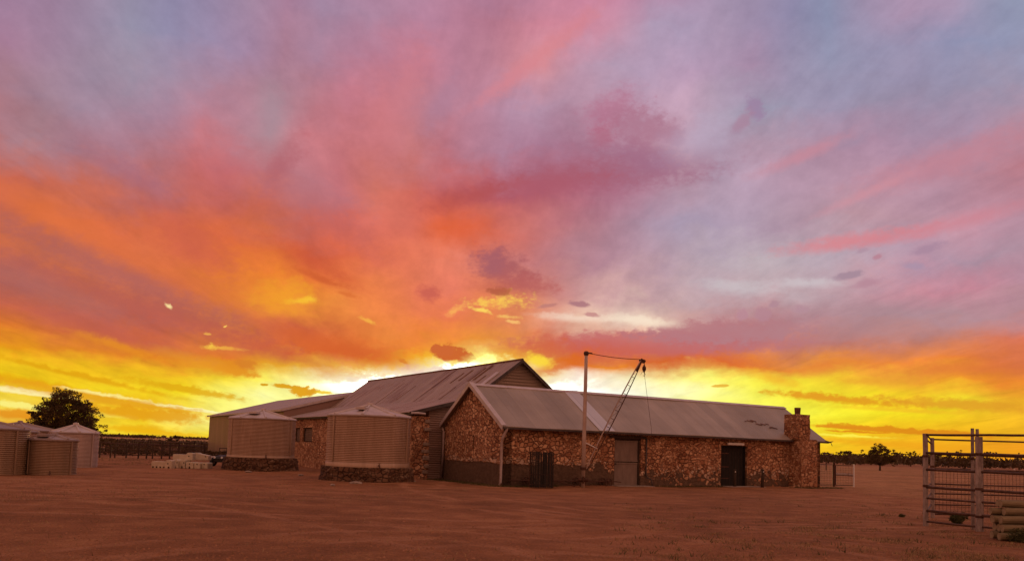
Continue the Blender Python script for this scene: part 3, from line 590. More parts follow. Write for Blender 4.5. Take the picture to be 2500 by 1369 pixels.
# barge flashing at the left gable
bg_ = MB()
for s in (-1, 1):
    y0 = -OV-.02 if s < 0 else WA+OV+.02
    z0 = EA-OV*sl
    p = [(-OG-.06, y0, z0-.13), (-OG-.06, y0, z0+.06), (-OG-.06, WA/2, RA+.075), (-OG-.06, WA/2, RA-.115)]
    bg_.prism(p, (.045, 0, 0))
    p = [(-OG-.06, y0, z0+.065), (-OG-.06, y0, z0+.08), (-OG-.06, WA/2, RA+.095), (-OG-.06, WA/2, RA+.08)]
    bg_.prism(p, (.24, 0, 0))
bg_.build('barge_board', M['flash'], sb)
gt = MB(); gt.bx(-OG, LA+.3, -OV-.09, -OV+.01, EA-OV*sl-.085, EA-OV*sl+.0)
gt.build('gutter', M['gutter'], sb)
bc = MB(); bc.bx(-OG+.02, LA+.28, -OV+.03, -.003, EA-OV*sl-.075, EA-OV*sl-.045); bc.build('soffit', M['darkwood'], sb)
# curled sheet at the right eave corner
cu = MB(); cu.path([(LA+.2, -OV+.1, EA-OV*sl+.06), (LA+.42, -OV-.05, EA-OV*sl-.02), (LA+.66, -OV-.1, EA-OV*sl+.05)], [.04, .05, .012], 6)
cu.path([(LA+.5, -OV-.05, EA-OV*sl), (LA+.58, -OV-.1, EA-OV*sl-.22)], .018, 5)
cu.build('bent_gutter_end', M['gutter'], sb)
# downpipes
z0 = EA-OV*sl
MB().path([(-.02, -.30, z0-.05), (-.04, -.30, z0-.14), (-.14, -.14, z0-.5), (-.15, -.10, z0-.7), (-.15, -.10, .12), (-.24, -.18, .03)], .062, 10).build('downpipe', M['pipe'], sb, smooth=True)
MB().path([(-.1, WA+.1, z0-.02), (-.12, WA-.05, z0-.1), (-.12, WA-.1, z0-.22), (-.12, WA-.1, .14), (-.32, WA-.15, .07)], .058, 10).build('downpipe', M['pipe'], sb, smooth=True)
MB().path([(8.05, -.06, 2.3), (8.05, -.06, .55), (8.1, -.1, .42), (8.2, -.28, .35), (8.24, -.34, .02)], .035, 8).build('downpipe', M['gutter'], sb, smooth=True)
# stable door
fr = MB(); fr.bx(d1[0]-.0, d1[0]+.09, .10, .22, 0, d1[3]); fr.bx(d1[1]-.09, d1[1], .10, .22, 0, d1[3]); fr.bx(d1[0]+.09, d1[1]-.09, .10, .22, d1[3]-.08, d1[3])
sd_ = empty('stable_door', (0, 0, 0)); sd_.parent = sb
fr.build('door_frame', M['darkwood'], sd_)
for (a, b) in ((.04, 1.13), (1.17, d1[3]-.1)):
    l = MB(); l.bx(d1[0]+.1, d1[1]-.1, .14, .18, a, b)
    l.bx(d1[0]+.1, d1[1]-.1, .118, .139, a, a+.07); l.bx(d1[0]+.1, d1[1]-.1, .118, .139, b-.07, b)
    l.build('door_leaf', M['door'], sd_)
h_ = MB()
h_.bx(d1[0]+.0, d1[0]+.16, .09, .105, 1.02, 1.08); h_.tube((d1[0]+.16, .09, 1.05), (d1[0]+.16, .04, 1.05), .02); h_.build('door_latch', M['black'], sd_)
MB().bx(d1[0]-.3, d1[1]+.3, -.05, .2, d1[3]+.002, d1[3]+.13).build('lintel', M['darkwood'], sb)
# dark door
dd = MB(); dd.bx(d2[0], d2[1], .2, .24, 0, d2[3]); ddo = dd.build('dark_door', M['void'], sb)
for zz in (.4, 1.0, 1.7): MB().bx(d2[0]+.07, d2[0]+.75, .186, .199, zz, zz+.05).build('strap_hinge', M['steel'], ddo)
for k in range(1, 9): MB().bx(d2[0]+k*.21-.006, d2[0]+k*.21+.006, .192, .199, .02, d2[3]-.07).build('board_joint', M['darkwood'], ddo)
f2 = MB(); f2.bx(d2[0], d2[0]+.06, .12, .199, 0, d2[3]); f2.bx(d2[1]-.06, d2[1], .12, .199, 0, d2[3]); f2.bx(d2[0]+.06, d2[1]-.06, .12, .199, d2[3]-.06, d2[3]); f2.build('door_frame', M['black'], ddo)
MB().bx(13.5, 14.66, -.12, -.003, 2.17, 2.29).build('strip_light_case', M['white'], sb, bevel=.01)
ds = MB(); ds.bx(13.0, 15.5, -.9, -.003, -.1, .05); ds.build('door_slab', M['concrete'], sb, bevel=.015)
MB().bx(5.8, 8.0, -.8, -.003, -.1, .045).build('door_slab', M['concrete'], sb, bevel=.015)
# chimney
ch = empty('chimney', (0, 0, 0)); ch.parent = sb
def rough_stack(mb, x0, x1, y0, y1, z0, z1, nz, jit, rnd):
    rings = []
    for k in range(nz+1):
        z = z0+(z1-z0)*k/nz; ring = []
        for (sx, sy) in ((0, 0), (.33, 0), (.66, 0), (1, 0), (1, .5), (1, 1), (.5, 1), (0, 1), (0, .5)):
            ring.append((x0+(x1-x0)*sx+rnd.uniform(-jit, jit), y0+(y1-y0)*sy+rnd.uniform(-jit, jit), z+rnd.uniform(-jit, jit)*.4))
        rings.append(ring)
    n = 9; vs = [v for r_ in rings for v in r_]
    mb.add(vs, [(k*n+i, k*n+(i+1) % n, (k+1)*n+(i+1) % n, (k+1)*n+i) for k in range(nz) for i in range(n)]+[tuple(range(nz*n, nz*n+n))])
rr = random.Random(3)
c1 = MB(); rough_stack(c1, 18.22, 19.5, -.85, -.002, -.2, 2.62, 12, .022, rr); c1.build('chimney_breast', M['stone_b'], ch)
c2 = MB(); rough_stack(c2, 18.12, 18.98, -.78, .25, 2.62, 3.98, 7, .03, rr); c2.build('chimney_stack', M['stone_b'], ch)
MB().lathe([(.001, 4.36), (.16, 4.36), (.17, 4.33), (.14, 3.9), (.001, 3.9)], 14, (18.56, -.28, 0)).build('flue', M['rustsheet'], ch, smooth=False)

# ================================================================== wool shed (big iron roofed shed behind)
rsB, RB, BL, bd, bh, es, eb = 4.305, 6.27, 21.7, 2.85, 4.12, 6.12, 3.27
ws = empty('wool_shed', ORG, PHI, label='large old shed with tall weathered corrugated iron roof joining the stone building', cat='shed')
b0, b1 = WA+.02, WA+BL
def profB(off=0.0):
    return [(rsB-es-.25, eb-.07+off), (rsB-bd, bh+off), (rsB, RB+off), (rsB+bd, bh+off), (rsB+es, eb-.07+off)]
roofB = MB()
P_ = profB(); nb = 16
rj = random.Random(5)
for s in range(4):
    (x0, z0_), (x1, z1_) = P_[s], P_[s+1]
    for k in range(nb):
        y0 = b0-.2+(b1-b0+.4)*k/nb; y1 = b0-.2+(b1-b0+.4)*(k+1)/nb
        roofB.add([(x0, y0, z0_+.03), (x1, y0, z1_+.03), (x1, y1, z1_+.03), (x0, y1, z0_+.03), (x0, y0, z0_), (x1, y0, z1_), (x1, y1, z1_), (x0, y1, z0_)], [(0, 1, 2, 3), (7, 6, 5, 4), (0, 4, 5, 1), (2, 6, 7, 3)]+([(0, 3, 7, 4)] if s == 0 else []))
rbo = roofB.build('roof', M['roofB'], ws)
rc = MB(); rc.path([(rsB, b0-.22, RB+.03), (rsB, (b0+b1)/2, RB+.02), (rsB, b1+.2, RB+.03)], .07, 8); rc.build('ridge_cap', M['rustsheet'], rbo)
# lifted and rusty sheets on the slope facing left
def on_slope(bpos, t0, t1, wid, lift, mb):
    (x0, z0_), (x1, z1_) = (rsB-bd, bh), (rsB, RB)
    p = lambda t: (x0+(x1-x0)*t, z0_+(z1_-z0_)*t)
    (xa, za), (xb, zb) = p(t0), p(t1)
    mb.add([(xa, bpos, za+.035+lift), (xb, bpos, zb+.035+lift), (xb, bpos+wid, zb+.035+lift), (xa, bpos+wid, za+.035+lift), (xa, bpos, za+.02), (xb, bpos, zb+.02), (xb, bpos+wid, zb+.02), (xa, bpos+wid, za+.02)],
           [(0, 1, 2, 3), (0, 4, 5, 1), (2, 6, 7, 3), (0, 3, 7, 4), (1, 5, 6, 2)])
for (bp, t0, t1, wd, lf) in ((8.35, .52, .93, .24, .03), (8.9, .5, .88, .16, .02), (7.55, .2, .62, .14, .02), (10.3, .55, .86, .2, .02), (11.1, .5, .8, .14, .02)):
    q = MB(); on_slope(bp, t0, t1, wd, lf, q); q.build('rusty_sheet', M['rustsheet'], rbo)
q = MB()
for (bp, t0, t1, wd) in ((13.0, .0, .98, .05), (16.2, .1, .55, .05), (19.0, .0, .7, .05), (9.6, .0, .35, .06)):
    q = MB(); on_slope(bp, t0, t1, wd, .012, q); q.build('sheet_lap', M['rustsheet'], rbo)
q = MB(); z_ = lambda a: bh+(a-(rsB-bd))*(RB-bh)/bd
ax, az_ = hitb(1131, 944, 5.9); 
# loose flashing lying up the slope just behind the stone gable's peak
for (bq) in (6.3,):
    a0_, a1_ = 2.35, 3.3
    q.add([(a0_, bq, z_(a0_)+.09), (a1_, bq, z_(a1_)+.09), (a1_, bq+.34, z_(a1_)+.13), (a0_, bq+.34, z_(a0_)+.13), (a0_, bq, z_(a0_)+.04), (a1_, bq, z_(a1_)+.04), (a1_, bq+.34, z_(a1_)+.05), (a0_, bq+.34, z_(a0_)+.05)], [(0, 1, 2, 3), (7, 6, 5, 4), (0, 4, 5, 1), (2, 6, 7, 3), (0, 3, 7, 4), (1, 5, 6, 2)])
q.build('loose_flashing', M['flash'], rbo)
# near gable: iron cladding between rakes, dark barge boards
gb = MB(); gb.prism([(rsB-bd, b0+.05, bh-.05), (rsB, b0+.05, RB-.06), (rsB+bd, b0+.05, bh-.05)], (0, .08, 0)); gb.build('gable_cladding', M['gable_iron'], ws)
bb = MB()
for s in (-1, 1):
    bb.prism([(rsB, b0-.24, RB-.14), (rsB, b0-.24, RB+.05), (rsB+s*(bd+.02), b0-.24, bh+.05), (rsB+s*(bd+.02), b0-.24, bh-.14)], (0, .04, 0))
    bb.prism([(rsB+s*bd, b0-.24, bh-.12), (rsB+s*bd, b0-.24, bh+.05), (rsB+s*(es+.2), b0-.24, eb-.02), (rsB+s*(es+.2), b0-.24, eb-.19)], (0, .04, 0)) if s < 0 else None
bb.build('barge_board', M['gutter'], ws)
eq = MB(); xw = rsB-es                                 # -1.815, the left wall
# corrugated end wall from the stone corner to the pillar
zt = lambda a: bh+(a-(rsB-bd))*(bh-eb+.07)/(es-bd+.25)
eq.prism([(xw+.93, b0+.06, -.2), (rsB-bd, b0+.06, -.2), (rsB-bd, b0+.06, zt(rsB-bd)-.02), (xw+.93, b0+.06, zt(xw+.93)-.02)], (0, .05, 0)); eq.build('end_wall', M['wall_iron'], ws)
pl = MB(); rough_stack(pl, xw-.02, xw+.92, b0-.12, b0+.5, -.2, 3.06, 12, .02, rr); pl.build('corner_pillar', M['stone_b'], ws)
qn = MB()
for k, z in enumerate((.35, .66, 1.0, 1.36, 1.72, 2.45, 2.8)):
    MB().box((xw+.72+rr.uniform(0, .1), b0-.13, z+rr.uniform(-.04, .04)), (.24+rr.uniform(0, .16), .12, .16+rr.uniform(0, .1)), rz=rr.uniform(-.1, .1)).build('quoin', M['concrete'], ws, bevel=.03)
MB().path([(xw-.15, b0-.2, 3.18), (xw+.2, b0-.22, 3.2), (xw+.62, b0-.22, 3.17)], .06, 8).build('pipe_stub', M['flash'], ws)
# left stone wall with two shuttered windows
ww = [(hita(720, 1044, xw)[0], hita(733, 1044, xw)[0]), (hita(740, 1044, xw)[0], hita(763, 1044, xw)[0])]
holes = [(min(p), max(p), 1.6, 2.55) for p in ww]
w = MB(); us = [b0+.5, b1]+[v for h in holes for v in h[:2]]
wall_grid(w, lambda u, v, k: (xw+k, u, v), us, [-.2, 1.6, 2.55, eb-.06], holes, .45)
w.build('wall', M['stone_b'], ws)
for h in holes:
    f = MB(); f.bx(xw+.1, xw+.16, h[0], h[0]+.07, 1.6, 2.55); f.bx(xw+.1, xw+.16, h[1]-.07, h[1], 1.6, 2.55); f.bx(xw+.1, xw+.16, h[0]+.07, h[1]-.07, 2.48, 2.55); f.bx(xw+.1, xw+.16, h[0]+.07, h[1]-.07, 1.6, 1.66)
    fo = f.build('window', M['darkwood'], ws)
    s_ = MB()
    for k in range(7): s_.box((xw+.16, (h[0]+h[1])/2, 1.73+k*.118), (.02, h[1]-h[0]-.14, .1), M=Matrix.Rotation(R(-18), 3, 'Y'))
    s_.build('shutter', M['door'], fo)
MB().bx(xw-.16, xw-.05, b0-.2, b1, eb-.16, eb-.07).build('gutter', M['gutter'], ws)

# ================================================================== metal shed at the back
ms = empty('metal_shed', ORG, PHI, label='plain grey metal shed with low roof behind the big old shed at left', cat='shed')
ca_, cr_, ce, crz, cb0, cb1 = -1.9, 4.7, 3.86, 5.66, WA+BL+.35, 53.6
w = MB(); w.bx(ca_, ca_+.08, cb0, cb1, -.2, ce-.02)
w.prism([(ca_+.08, cb1, -.2), (11.2, cb1, -.2), (11.2, cb1, ce), (cr_, cb1, crz-.08), (ca_+.08, cb1, ce-.04)], (0, -.08, 0))
w.prism([(ca_+.08, cb0, -.2), (11.2, cb0, -.2), (11.2, cb0, ce), (cr_, cb0, crz-.08), (ca_+.08, cb0, ce-.04)], (0, .08, 0))
w.bx(11.2, 11.28, cb0, cb1, -.2, ce-.02); w.build('wall', M['shed_wall'], ms)
r_ = MB()
for (x0, z0_, x1, z1_) in ((ca_-.15, ce-.04, cr_, crz), (cr_, crz, 11.4, ce-.04)):
    for k in range(14):
        y0 = cb0-.1+(cb1-cb0+.25)*k/14; y1 = cb0-.1+(cb1-cb0+.25)*(k+1)/14
        r_.add([(x0, y0, z0_+.03), (x1, y0, z1_+.03), (x1, y1, z1_+.03), (x0, y1, z0_+.03), (x0, y0, z0_), (x1, y0, z1_), (x1, y1, z1_), (x0, y1, z0_)], [(0, 1, 2, 3), (7, 6, 5, 4), (0, 4, 5, 1), (2, 6, 7, 3), (0, 3, 7, 4), (1, 5, 6, 2)])
cro = r_.build('roof', M['roofC'], ms)
MB().bx(ca_-.24, ca_-.151, cb0-.1, cb1+.15, ce-.13, ce+.0).build('gutter', M['flash'], ms)
v_ = MB(); v_.prism([(ca_-.2, cb0-.14, ce-.13), (ca_-.2, cb0-.14, ce+.05), (cr_, cb0-.14, crz+.08), (cr_, cb0-.14, crz-.1)], (0, .03, 0)); v_.build('barge_board', M['flash'], ms)

# ================================================================== water tanks
def tank(px, pd, r, zb, zt_, rise, mat, roofmat, label, nribs, group=None, skirt=0.0, hatch=True, panels=8, cat='water tank', seed=0):
    c = at(px, 1090, pd)
    t = empty('water_tank', (c.x, c.y, zb), seed*.37, label=label, cat=cat, group=group)
    Hh = zt_-zb; prof = [(r+.01, 0), (r+.01, skirt)] if skirt else [(r, 0)]
    pt = (Hh-skirt-.04)/nribs
    for k in range(nribs):                            # rounded ribs with tight grooves between
        z = skirt+pt*k
        for (t_, dr_) in ((0, -.034), (.14, -.008), (.4, .006), (.68, -.004), (.88, -.030)): prof.append((r+dr_, z+pt*t_))
    prof.append((r, Hh-.04))
    m = MB(); m.lathe(prof, 72); m.build('tank_wall', mat, t, smooth=True)
    MB().lathe([(r-.02, Hh-.05), (r+.035, Hh-.05), (r+.045, Hh-.01), (r+.02, Hh+.012), (r-.02, Hh+.012)], 72).build('rim', roofmat, t, smooth=False)
    rf_ = MB(); base = [(math.cos(2*math.pi*(k+.5)/panels)*(r+.02), math.sin(2*math.pi*(k+.5)/panels)*(r+.02)) for k in range(panels)]
    ns_ = panels*6
    ringR = [(math.cos(2*math.pi*k/ns_)*(r+.03), math.sin(2*math.pi*k/ns_)*(r+.03), Hh+.014) for k in range(ns_)]
    def peak(k, f):
        ph = 2*math.pi*k/ns_; w_ = .5+.5*math.cos(panels*ph)
        rad = r*f; z = Hh+.014+rise*(1-f)*(1-.32*(1-w_)*(f)*1.0); return (rad*math.cos(ph), rad*math.sin(ph), z)
    rings = [ringR]+[[peak(k, f) for k in range(ns_)] for f in (.8, .55, .3, .1)]
    vs = [v for q_ in rings for v in q_]+[(0, 0, Hh+.014+rise)]
    fs = [(j*ns_+k, j*ns_+(k+1) % ns_, (j+1)*ns_+(k+1) % ns_, (j+1)*ns_+k) for j in range(4) for k in range(ns_)]
    fs += [(4*ns_+k, 4*ns_+(k+1) % ns_, 5*ns_) for k in range(ns_)]
    rf_.add(vs, fs); ro_ = rf_.build('tank_roof', roofmat, t)
    for k in range(panels):
        ph = 2*math.pi*k/panels
        rb = MB(); d = Vector((math.cos(ph), math.sin(ph), 0)); s = Vector((-math.sin(ph), math.cos(ph), 0)); pts = []
        for f, ww_ in ((.02, .05), (1.0, .07)):
            p = d*(r*f)+Vector((0, 0, Hh+.014+rise*(1-f)+.0))
            pts.append((p, ww_))
        (p0, w0), (p1, w1) = pts
        u = Vector((0, 0, .05))
        rb.add([p0-s*w0, p0+s*w0, p1+s*w1, p1-s*w1, p0-s*w0*.6+u, p0+s*w0*.6+u, p1+s*w1*.6+u, p1-s*w1*.6+u], [(4, 5, 6, 7), (0, 4, 7, 3), (1, 2, 6, 5), (0, 1, 5, 4), (3, 7, 6, 2)])
        rb.build('roof_rib', roofmat, ro_)
    MB().lathe([(.001, Hh+rise+.12), (.12, Hh+rise+.1), (.14, Hh+rise+.0), (.14, Hh+rise-.02)], 12).build('roof_cap', roofmat, t)
    for k in range(3):                                # riveted vertical sheet laps
        ph = -1.2-seed*.37-k*2.05+.9
        MB().box(((r+.018)*math.cos(ph), (r+.018)*math.sin(ph), (Hh+skirt)/2-.02), (.035, .07, Hh-skirt-.08), rz=ph).build('sheet_seam', mat, t)
    ph = -1.15-seed*.37; dr = Vector((math.cos(ph), math.sin(ph), 0)); p0 = dr*(r-.02)+Vector((0, 0, .10))
    op = MB(); op.path([p0, p0+dr*.16, p0+dr*.20-Vector((0, 0, .12))], .028, 8); ob_ = op.build('outlet_pipe', M['rail'], t)
    vt = MB(); vt.tube(p0+dr*.12, p0+dr*.12+Vector((0, 0, .08)), .012, 6); vt.tube(p0+dr*.12+Vector((-.05, 0, .08)), p0+dr*.12+Vector((.05, 0, .08)), .01, 6); vt.build('tap_handle', M['steel'], ob_)
    if hatch:
        a = -1.75-seed*.37; hx_, hy_ = r*.55*math.cos(a), r*.55*math.sin(a)
        MB().box((hx_, hy_, Hh+rise*.45+.08), (.5, .42, .12), rz=a).build('hatch', roofmat, t, bevel=.015)
    return t, c
t1, c1_ = tank(899.5, 37.2, 1.83, .63, 2.84, .50, M['tank'], M['tankroof'], 'big ribbed tan tank on stone plinth in front of the old shed', 27, 'tanks on stone plinths', skirt=.2)
t2, c2_ = tank(638.5, 46.3, 1.79, .69, 2.80, .48, M['tank'], M['tankroof'], 'ribbed tan tank on stone plinth farther back beside the grey metal shed', 27, 'tanks on stone plinths', skirt=.12, seed=1)
def plinth(c, r, z, label, seed):
    rnd = random.Random(seed); n = 44; m = MB(); nz = 5; vs = []
    for k in range(nz+1):
        for i in range(n):
            a = 2*math.pi*i/n; q_ = r+rnd.uniform(-.05, .05)+(nz-k)*.02
            vs.append((q_*math.cos(a), q_*math.sin(a), -.1+(z+.1)*k/nz+(rnd.uniform(-.03, .03) if 0 < k < nz else 0)))
    m.add(vs, [(k*n+i, k*n+(i+1) % n, (k+1)*n+(i+1) % n, (k+1)*n+i) for k in range(nz) for i in range(n)]+[tuple(range(nz*n, nz*n+n))])
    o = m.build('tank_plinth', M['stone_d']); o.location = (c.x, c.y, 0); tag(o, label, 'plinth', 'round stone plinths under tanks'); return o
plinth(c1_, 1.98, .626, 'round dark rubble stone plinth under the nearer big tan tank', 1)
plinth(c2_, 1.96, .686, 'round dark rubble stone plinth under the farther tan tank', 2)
gl_ = 'ribbed tanks standing at the left edge'
tank(-32, 32.8, 1.45, 0, 1.76, .30, M['tankbrown'], M['tankroofd'], 'brownish ribbed tank cut off by the left edge, foremost there', 22, gl_, seed=2, hatch=True)
tank(22, 36.9, 1.12, 0, 1.68, .25, M['tank'], M['tankroofd'], 'narrow ribbed tank squeezed between the cut-off tank and small brown one', 22, gl_, seed=3, hatch=False)
tank(45, 43.6, 1.85, 0, 1.76, .38, M['tank'], M['tankroofd'], 'wide low-roofed tank at the back of the left row, mostly hidden', 22, gl_, seed=4, hatch=False)
tank(131.5, 33.7, .88, 0, 1.40, .17, M['tankbrown'], M['tankroofd'], 'small short brown ribbed tank in front of the left row', 22, gl_, seed=5, hatch=True)
tank(181.5, 42.0, 1.10, 0, 1.72, .38, M['tankgrey'], M['tankroof'], 'pale grey ribbed tank with peaked white roof below the big tree', 26, gl_, seed=6, hatch=False)

# ================================================================== derrick crane
PB = G(1423, 1189); pd_ = PB.y
ptop = at(1428.5, 862, pd_)
crn = empty('derrick_crane', PB, 0, label='derrick with tall pale mast, leaning lattice boom and hanging hook block', cat='crane')
rel = lambda p: Vector(p)-PB
tz = ptop.z
MB().path([(0, 0, -.2), (0, 0, 2.2), (0, 0, 4.2), (0, 0, tz)], [.092, .088, .082, .074], 14).build('mast', M['pole'], crn, smooth=True)
MB().lathe([(.001, tz+.10), (.06, tz+.095), (.105, tz+.06), (.12, tz+.0), (.105, tz-.07), (.08, tz-.10)], 14).build('mast_cap', M['steel'], crn, smooth=True)
foot = Vector((.16, -.02, .82)); tip = rel(at(1566, 880, pd_-.1))
d = (tip-foot).normalized(); side = d.cross(Vector((0, 1, 0))).normalized(); dep = Vector((0, 1, 0)); Lb = (tip-foot).length
def bp(t, s, e):                                      # point on the boom: t along, s,e = +-1 corner
    wd = .03+.075*math.sin(math.pi*min(1, max(0, (t-.0)/1.0)))**.6
    return foot+d*(Lb*t)+side*(wd*s)+dep*(wd*e)
for (s, e, rr_, mt) in ((1, -1, .025, 'pole'), (-1, -1, .014, 'steel'), (1, 1, .016, 'steel'), (-1, 1, .014, 'steel')):
    MB().path([bp(k/14, s, e) for k in range(15)], rr_, 6).build('boom_chord', M[mt], crn)
lc = MB()
for k in range(1, 13):
    t = k/13
    for (c0_, c1x) in (((1, -1), (-1, -1)), ((-1, -1), (-1, 1)), ((-1, 1), (1, 1)), ((1, 1), (1, -1))):
        lc.tube(bp(t, *c0_), bp(t, *c1x), .007, 5)
    if k < 12:
        lc.tube(bp(t, 1, 1), bp(t+1/13, -1, 1), .007, 4)
lc.build('boom_lacing', M['steel'], crn)
hd = MB(); hd.box(tuple(tip-d*.22), (.10, .12, .62), M=d.to_track_quat('Z', 'Y').to_matrix()); hd.box(tuple(tip+Vector((.04, 0, .0))), (.30, .10, .09), M=Matrix.Rotation(R(8), 3, 'Y'))
hd.build('boom_head', M['steel'], crn, bevel=.015)
sh = MB(); sh.tube(tip+Vector((.09, -.04, -.03)), tip+Vector((.09, .04, -.03)), .09, 14); sh.build('sheave', M['steel'], crn)
stt = MB(); stt.tube(rel(at(1427, 1079, pd_)), foot+d*1.02, .025, 6); stt.build('boom_strut', M['white'], crn)
sg = []
a_ = rel(at(1433, 861, pd_)); b_ = tip+Vector((0, 0, .05))
for k in range(9): sg.append(a_.lerp(b_, k/8)-Vector((0, 0, .06*math.sin(math.pi*k/8))))
MB().path(sg, .016, 6).build('stay_cable', M['steel'], crn)
MB().tube(a_, a_.lerp(b_, .1), .035, 8).build('turnbuckle', M['steel'], crn)
hb = tip+Vector((.13, 0, -.22))
blk = MB(); blk.lathe([(.001, .17), (.03, .165), (.035, .12), (.085, .05), (.09, -.06), (.04, -.15), (.03, -.19), (.001, -.2)], 10, tuple(hb-Vector((0, 0, .12)))); blko = blk.build('hook_block', M['steel'], crn, smooth=True)
MB().path([hb+Vector((0, 0, .2)), hb+Vector((0, 0, .05))], .018, 6).build('shackle', M['steel'], blko)
hk = MB(); b0h = hb-Vector((0, 0, .32))
hk.path([b0h+Vector((0, 0, .06)), b0h, b0h+Vector((.05, 0, -.06)), b0h+Vector((.03, 0, -.14)), b0h+Vector((-.04, 0, -.13))], .016, 6); hk.build('hook', M['steel'], blko)
rp_ = rel(at(1597, 1150, pd_)); MB().path([b0h+Vector((0, 0, .02)), rel(at(1581, 975, pd_)), rel(at(1590, 1043, pd_)), Vector((rp_.x, 0, .1))], .008, 5).build('hoist_rope', M['steel'], crn)
MB().path([hb+Vector((-.03, 0, -.2)), hb+Vector((-.16, 0, -.42))], .007, 4).build('loose_rope', M['steel'], crn)
wn_ = MB(); wn_.tube((-.22, -.14, .34), (.22, -.14, .34), .085, 12); wn_.box((0, -.14, .34), (.06, .3, .3)); wn_.build('winch', M['steel'], crn)
MB().tube((0, 0, .78), (0, 0, .9), .15, 12).build('mast_collar', M['steel'], crn)

# ================================================================== low trolley
q1, q2 = G(1262, 1186), G(1490, 1186)
q1 = loc(.9, -.42); dv = UA
tr = empty('low_trolley', loc(.6, -.38), PHI, label='long low rusty trolley frame on small spoked wheels along the stone wall', cat='trolley')
tf = MB(); 
for y in (-.18, .18): tf.tube((-.35, y, .24), (5.3, y, .24), .025, 8)
for x in (.0, 1.2, 2.6, 3.9, 5.25): tf.tube((x, -.18, .24), (x, .18, .24), .02, 6)
tf.build('frame', M['steel'], tr)
MB().path([(5.3, 0, .24), (5.6, -.1, .2)], .02, 6).build('drawbar', M['steel'], tr)
MB().path([(1.9, -.2, .24), (2.5, -.75, .04)], .025, 6).build('prop_bar', M['steel'], tr)
def spoked(x, y, r):
    o = MB(); n = 20
    for i in range(n):
        a, b = 2*math.pi*i/n, 2*math.pi*(i+1)/n
        o.tube((x+r*math.cos(a), y, .24+r*math.sin(a)-.24+r), (x+r*math.cos(b), y, r+r*math.sin(b)), .025, 6, cap=False)
    wo_ = o.build('wheel', M['steel'], tr)
    s = MB()
    for i in range(6):
        a = 2*math.pi*i/6; s.tube((x, y, r), (x+r*math.cos(a), y, r+r*math.sin(a)), .013, 5)
    s.tube((x, y-.05, r), (x, y+.05, r), .04, 10); s.build('spokes', M['steel'], wo_)
for x in (.55, 3.25, 4.75):
    for y in (-.25, .25): spoked(x, y, .19)

# ================================================================== steel rack
rk0 = G(1323, 1190); rk = empty('steel_rack', rk0, .12, label='dark rack of upright rusty steel bars standing before the stone wall', cat='rack')
fr_ = MB()
for z in (.12, .55, 1.05, 1.42):
    for y in (0, .62): fr_.tube((-.45, y, z), (.45, y, z), .018, 6)
    for x in (-.45, .45): fr_.tube((x, 0, z), (x, .62, z), .018, 6)
for x in (-.45, .45):
    for y in (0, .62): fr_.tube((x, y, .0), (x, y, 1.46), .018, 6)
fr_.build('frame', M['steel'], rk)
rb_ = random.Random(9)
for y, n in ((-.03, 13), (.3, 9), (.65, 12)):
    for k in range(n):
        x = -.45+.9*k/(n-1)+rb_.uniform(-.012, .012); tl = rb_.uniform(-.02, .02)
        MB().box((x, y, .76), (.034, .03, 1.50+rb_.uniform(-.03, .04)), M=Matrix.Rotation(tl, 3, 'Y')).build('bar', M['black'], rk)

# ================================================================== bollards and oddments in front of the wall
def bollard(p, r, h, mat, lean, label):
    o = MB(); o.path([(0, 0, -.1), (lean*.5, 0, h*.5), (lean, 0, h)], [r, r*.97, r*.9], 10)
    e = empty('timber_post', p, 0, label=label, cat='post', group='short posts by the dark door'); o.build('shaft', M['darkwood'], e, smooth=True)
    MB().tube((lean, -r, h*.86), (lean, -r-.02, h*.86), .03, 8).build('reflector', M['white'], e); return e
bollard(G(1794, 1189), .07, .93, 'darkwood', .0, 'short dark post standing in front of the dark doorway')
bollard(G(1861, 1190), .085, .97, 'darkwood', .03, 'stouter short dark post to the right of the dark doorway')
bk = G(1870, 1186); o = MB().lathe([(.001, .0), (.10, .0), (.14, .28), (.15, .29), (.15, .31), (.13, .31), (.09, .02)], 16).build('bucket', M['black'], smooth=True); o.location = bk
tag(o, 'small black bucket on the ground beside the right short post', 'bucket')

# ================================================================== gate at the right end of the stone building
gA, gB, gC = loc(LA+.1, .1), G(2036, 1187.5), G(2083, 1188.5)
fg = empty('mesh_fence_panel', gA, 0, label='dark wire mesh panel between the stone building corner and dark gate post', cat='fence')
def mesh_panel(p0, p1, z0, z1, nx, nz, parent, r, mat, name='wire_mesh'):
    m = MB()
    for k in range(nx+1):
        p = p0.lerp(p1, k/nx); m.tube(p+Vector((0, 0, z0)), p+Vector((0, 0, z1)), r, 4, cap=False)
    for k in range(nz+1):
        z = z0+(z1-z0)*k/nz; m.tube(p0+Vector((0, 0, z)), p1+Vector((0, 0, z)), r, 4, cap=False)
    return m.build(name, mat, parent)
def frame4(p0, p1, z0, z1, r, parent, mat, name='frame'):
    m = MB(); Z = lambda z: Vector((0, 0, z))
    m.tube(p0+Z(z0), p1+Z(z0), r, 6); m.tube(p0+Z(z1), p1+Z(z1), r, 6); m.tube(p0+Z(z0), p0+Z(z1), r, 6); m.tube(p1+Z(z0), p1+Z(z1), r, 6)
    return m.build(name, mat, parent)
O0 = Vector((0, 0, 0))
frame4(O0, gB-gA, .12, 1.28, .022, fg, M['steel']); mesh_panel(O0, gB-gA, .12, 1.28, 9, 9, fg, .006, M['steel'])
gp = MB().tube((0, 0, -.2), (0, 0, 1.42), .075, 10).build('gate_post', M['steel']); gp.location = gB; tag(gp, 'dark rusty post between the wire panel and the mesh gate', 'post')
fgt = empty('farm_gate', gB, 0, label='light mesh farm gate with pale end upright right of the stone building', cat='gate')
gd_ = gC-gB; g0 = gd_.normalized()*.12
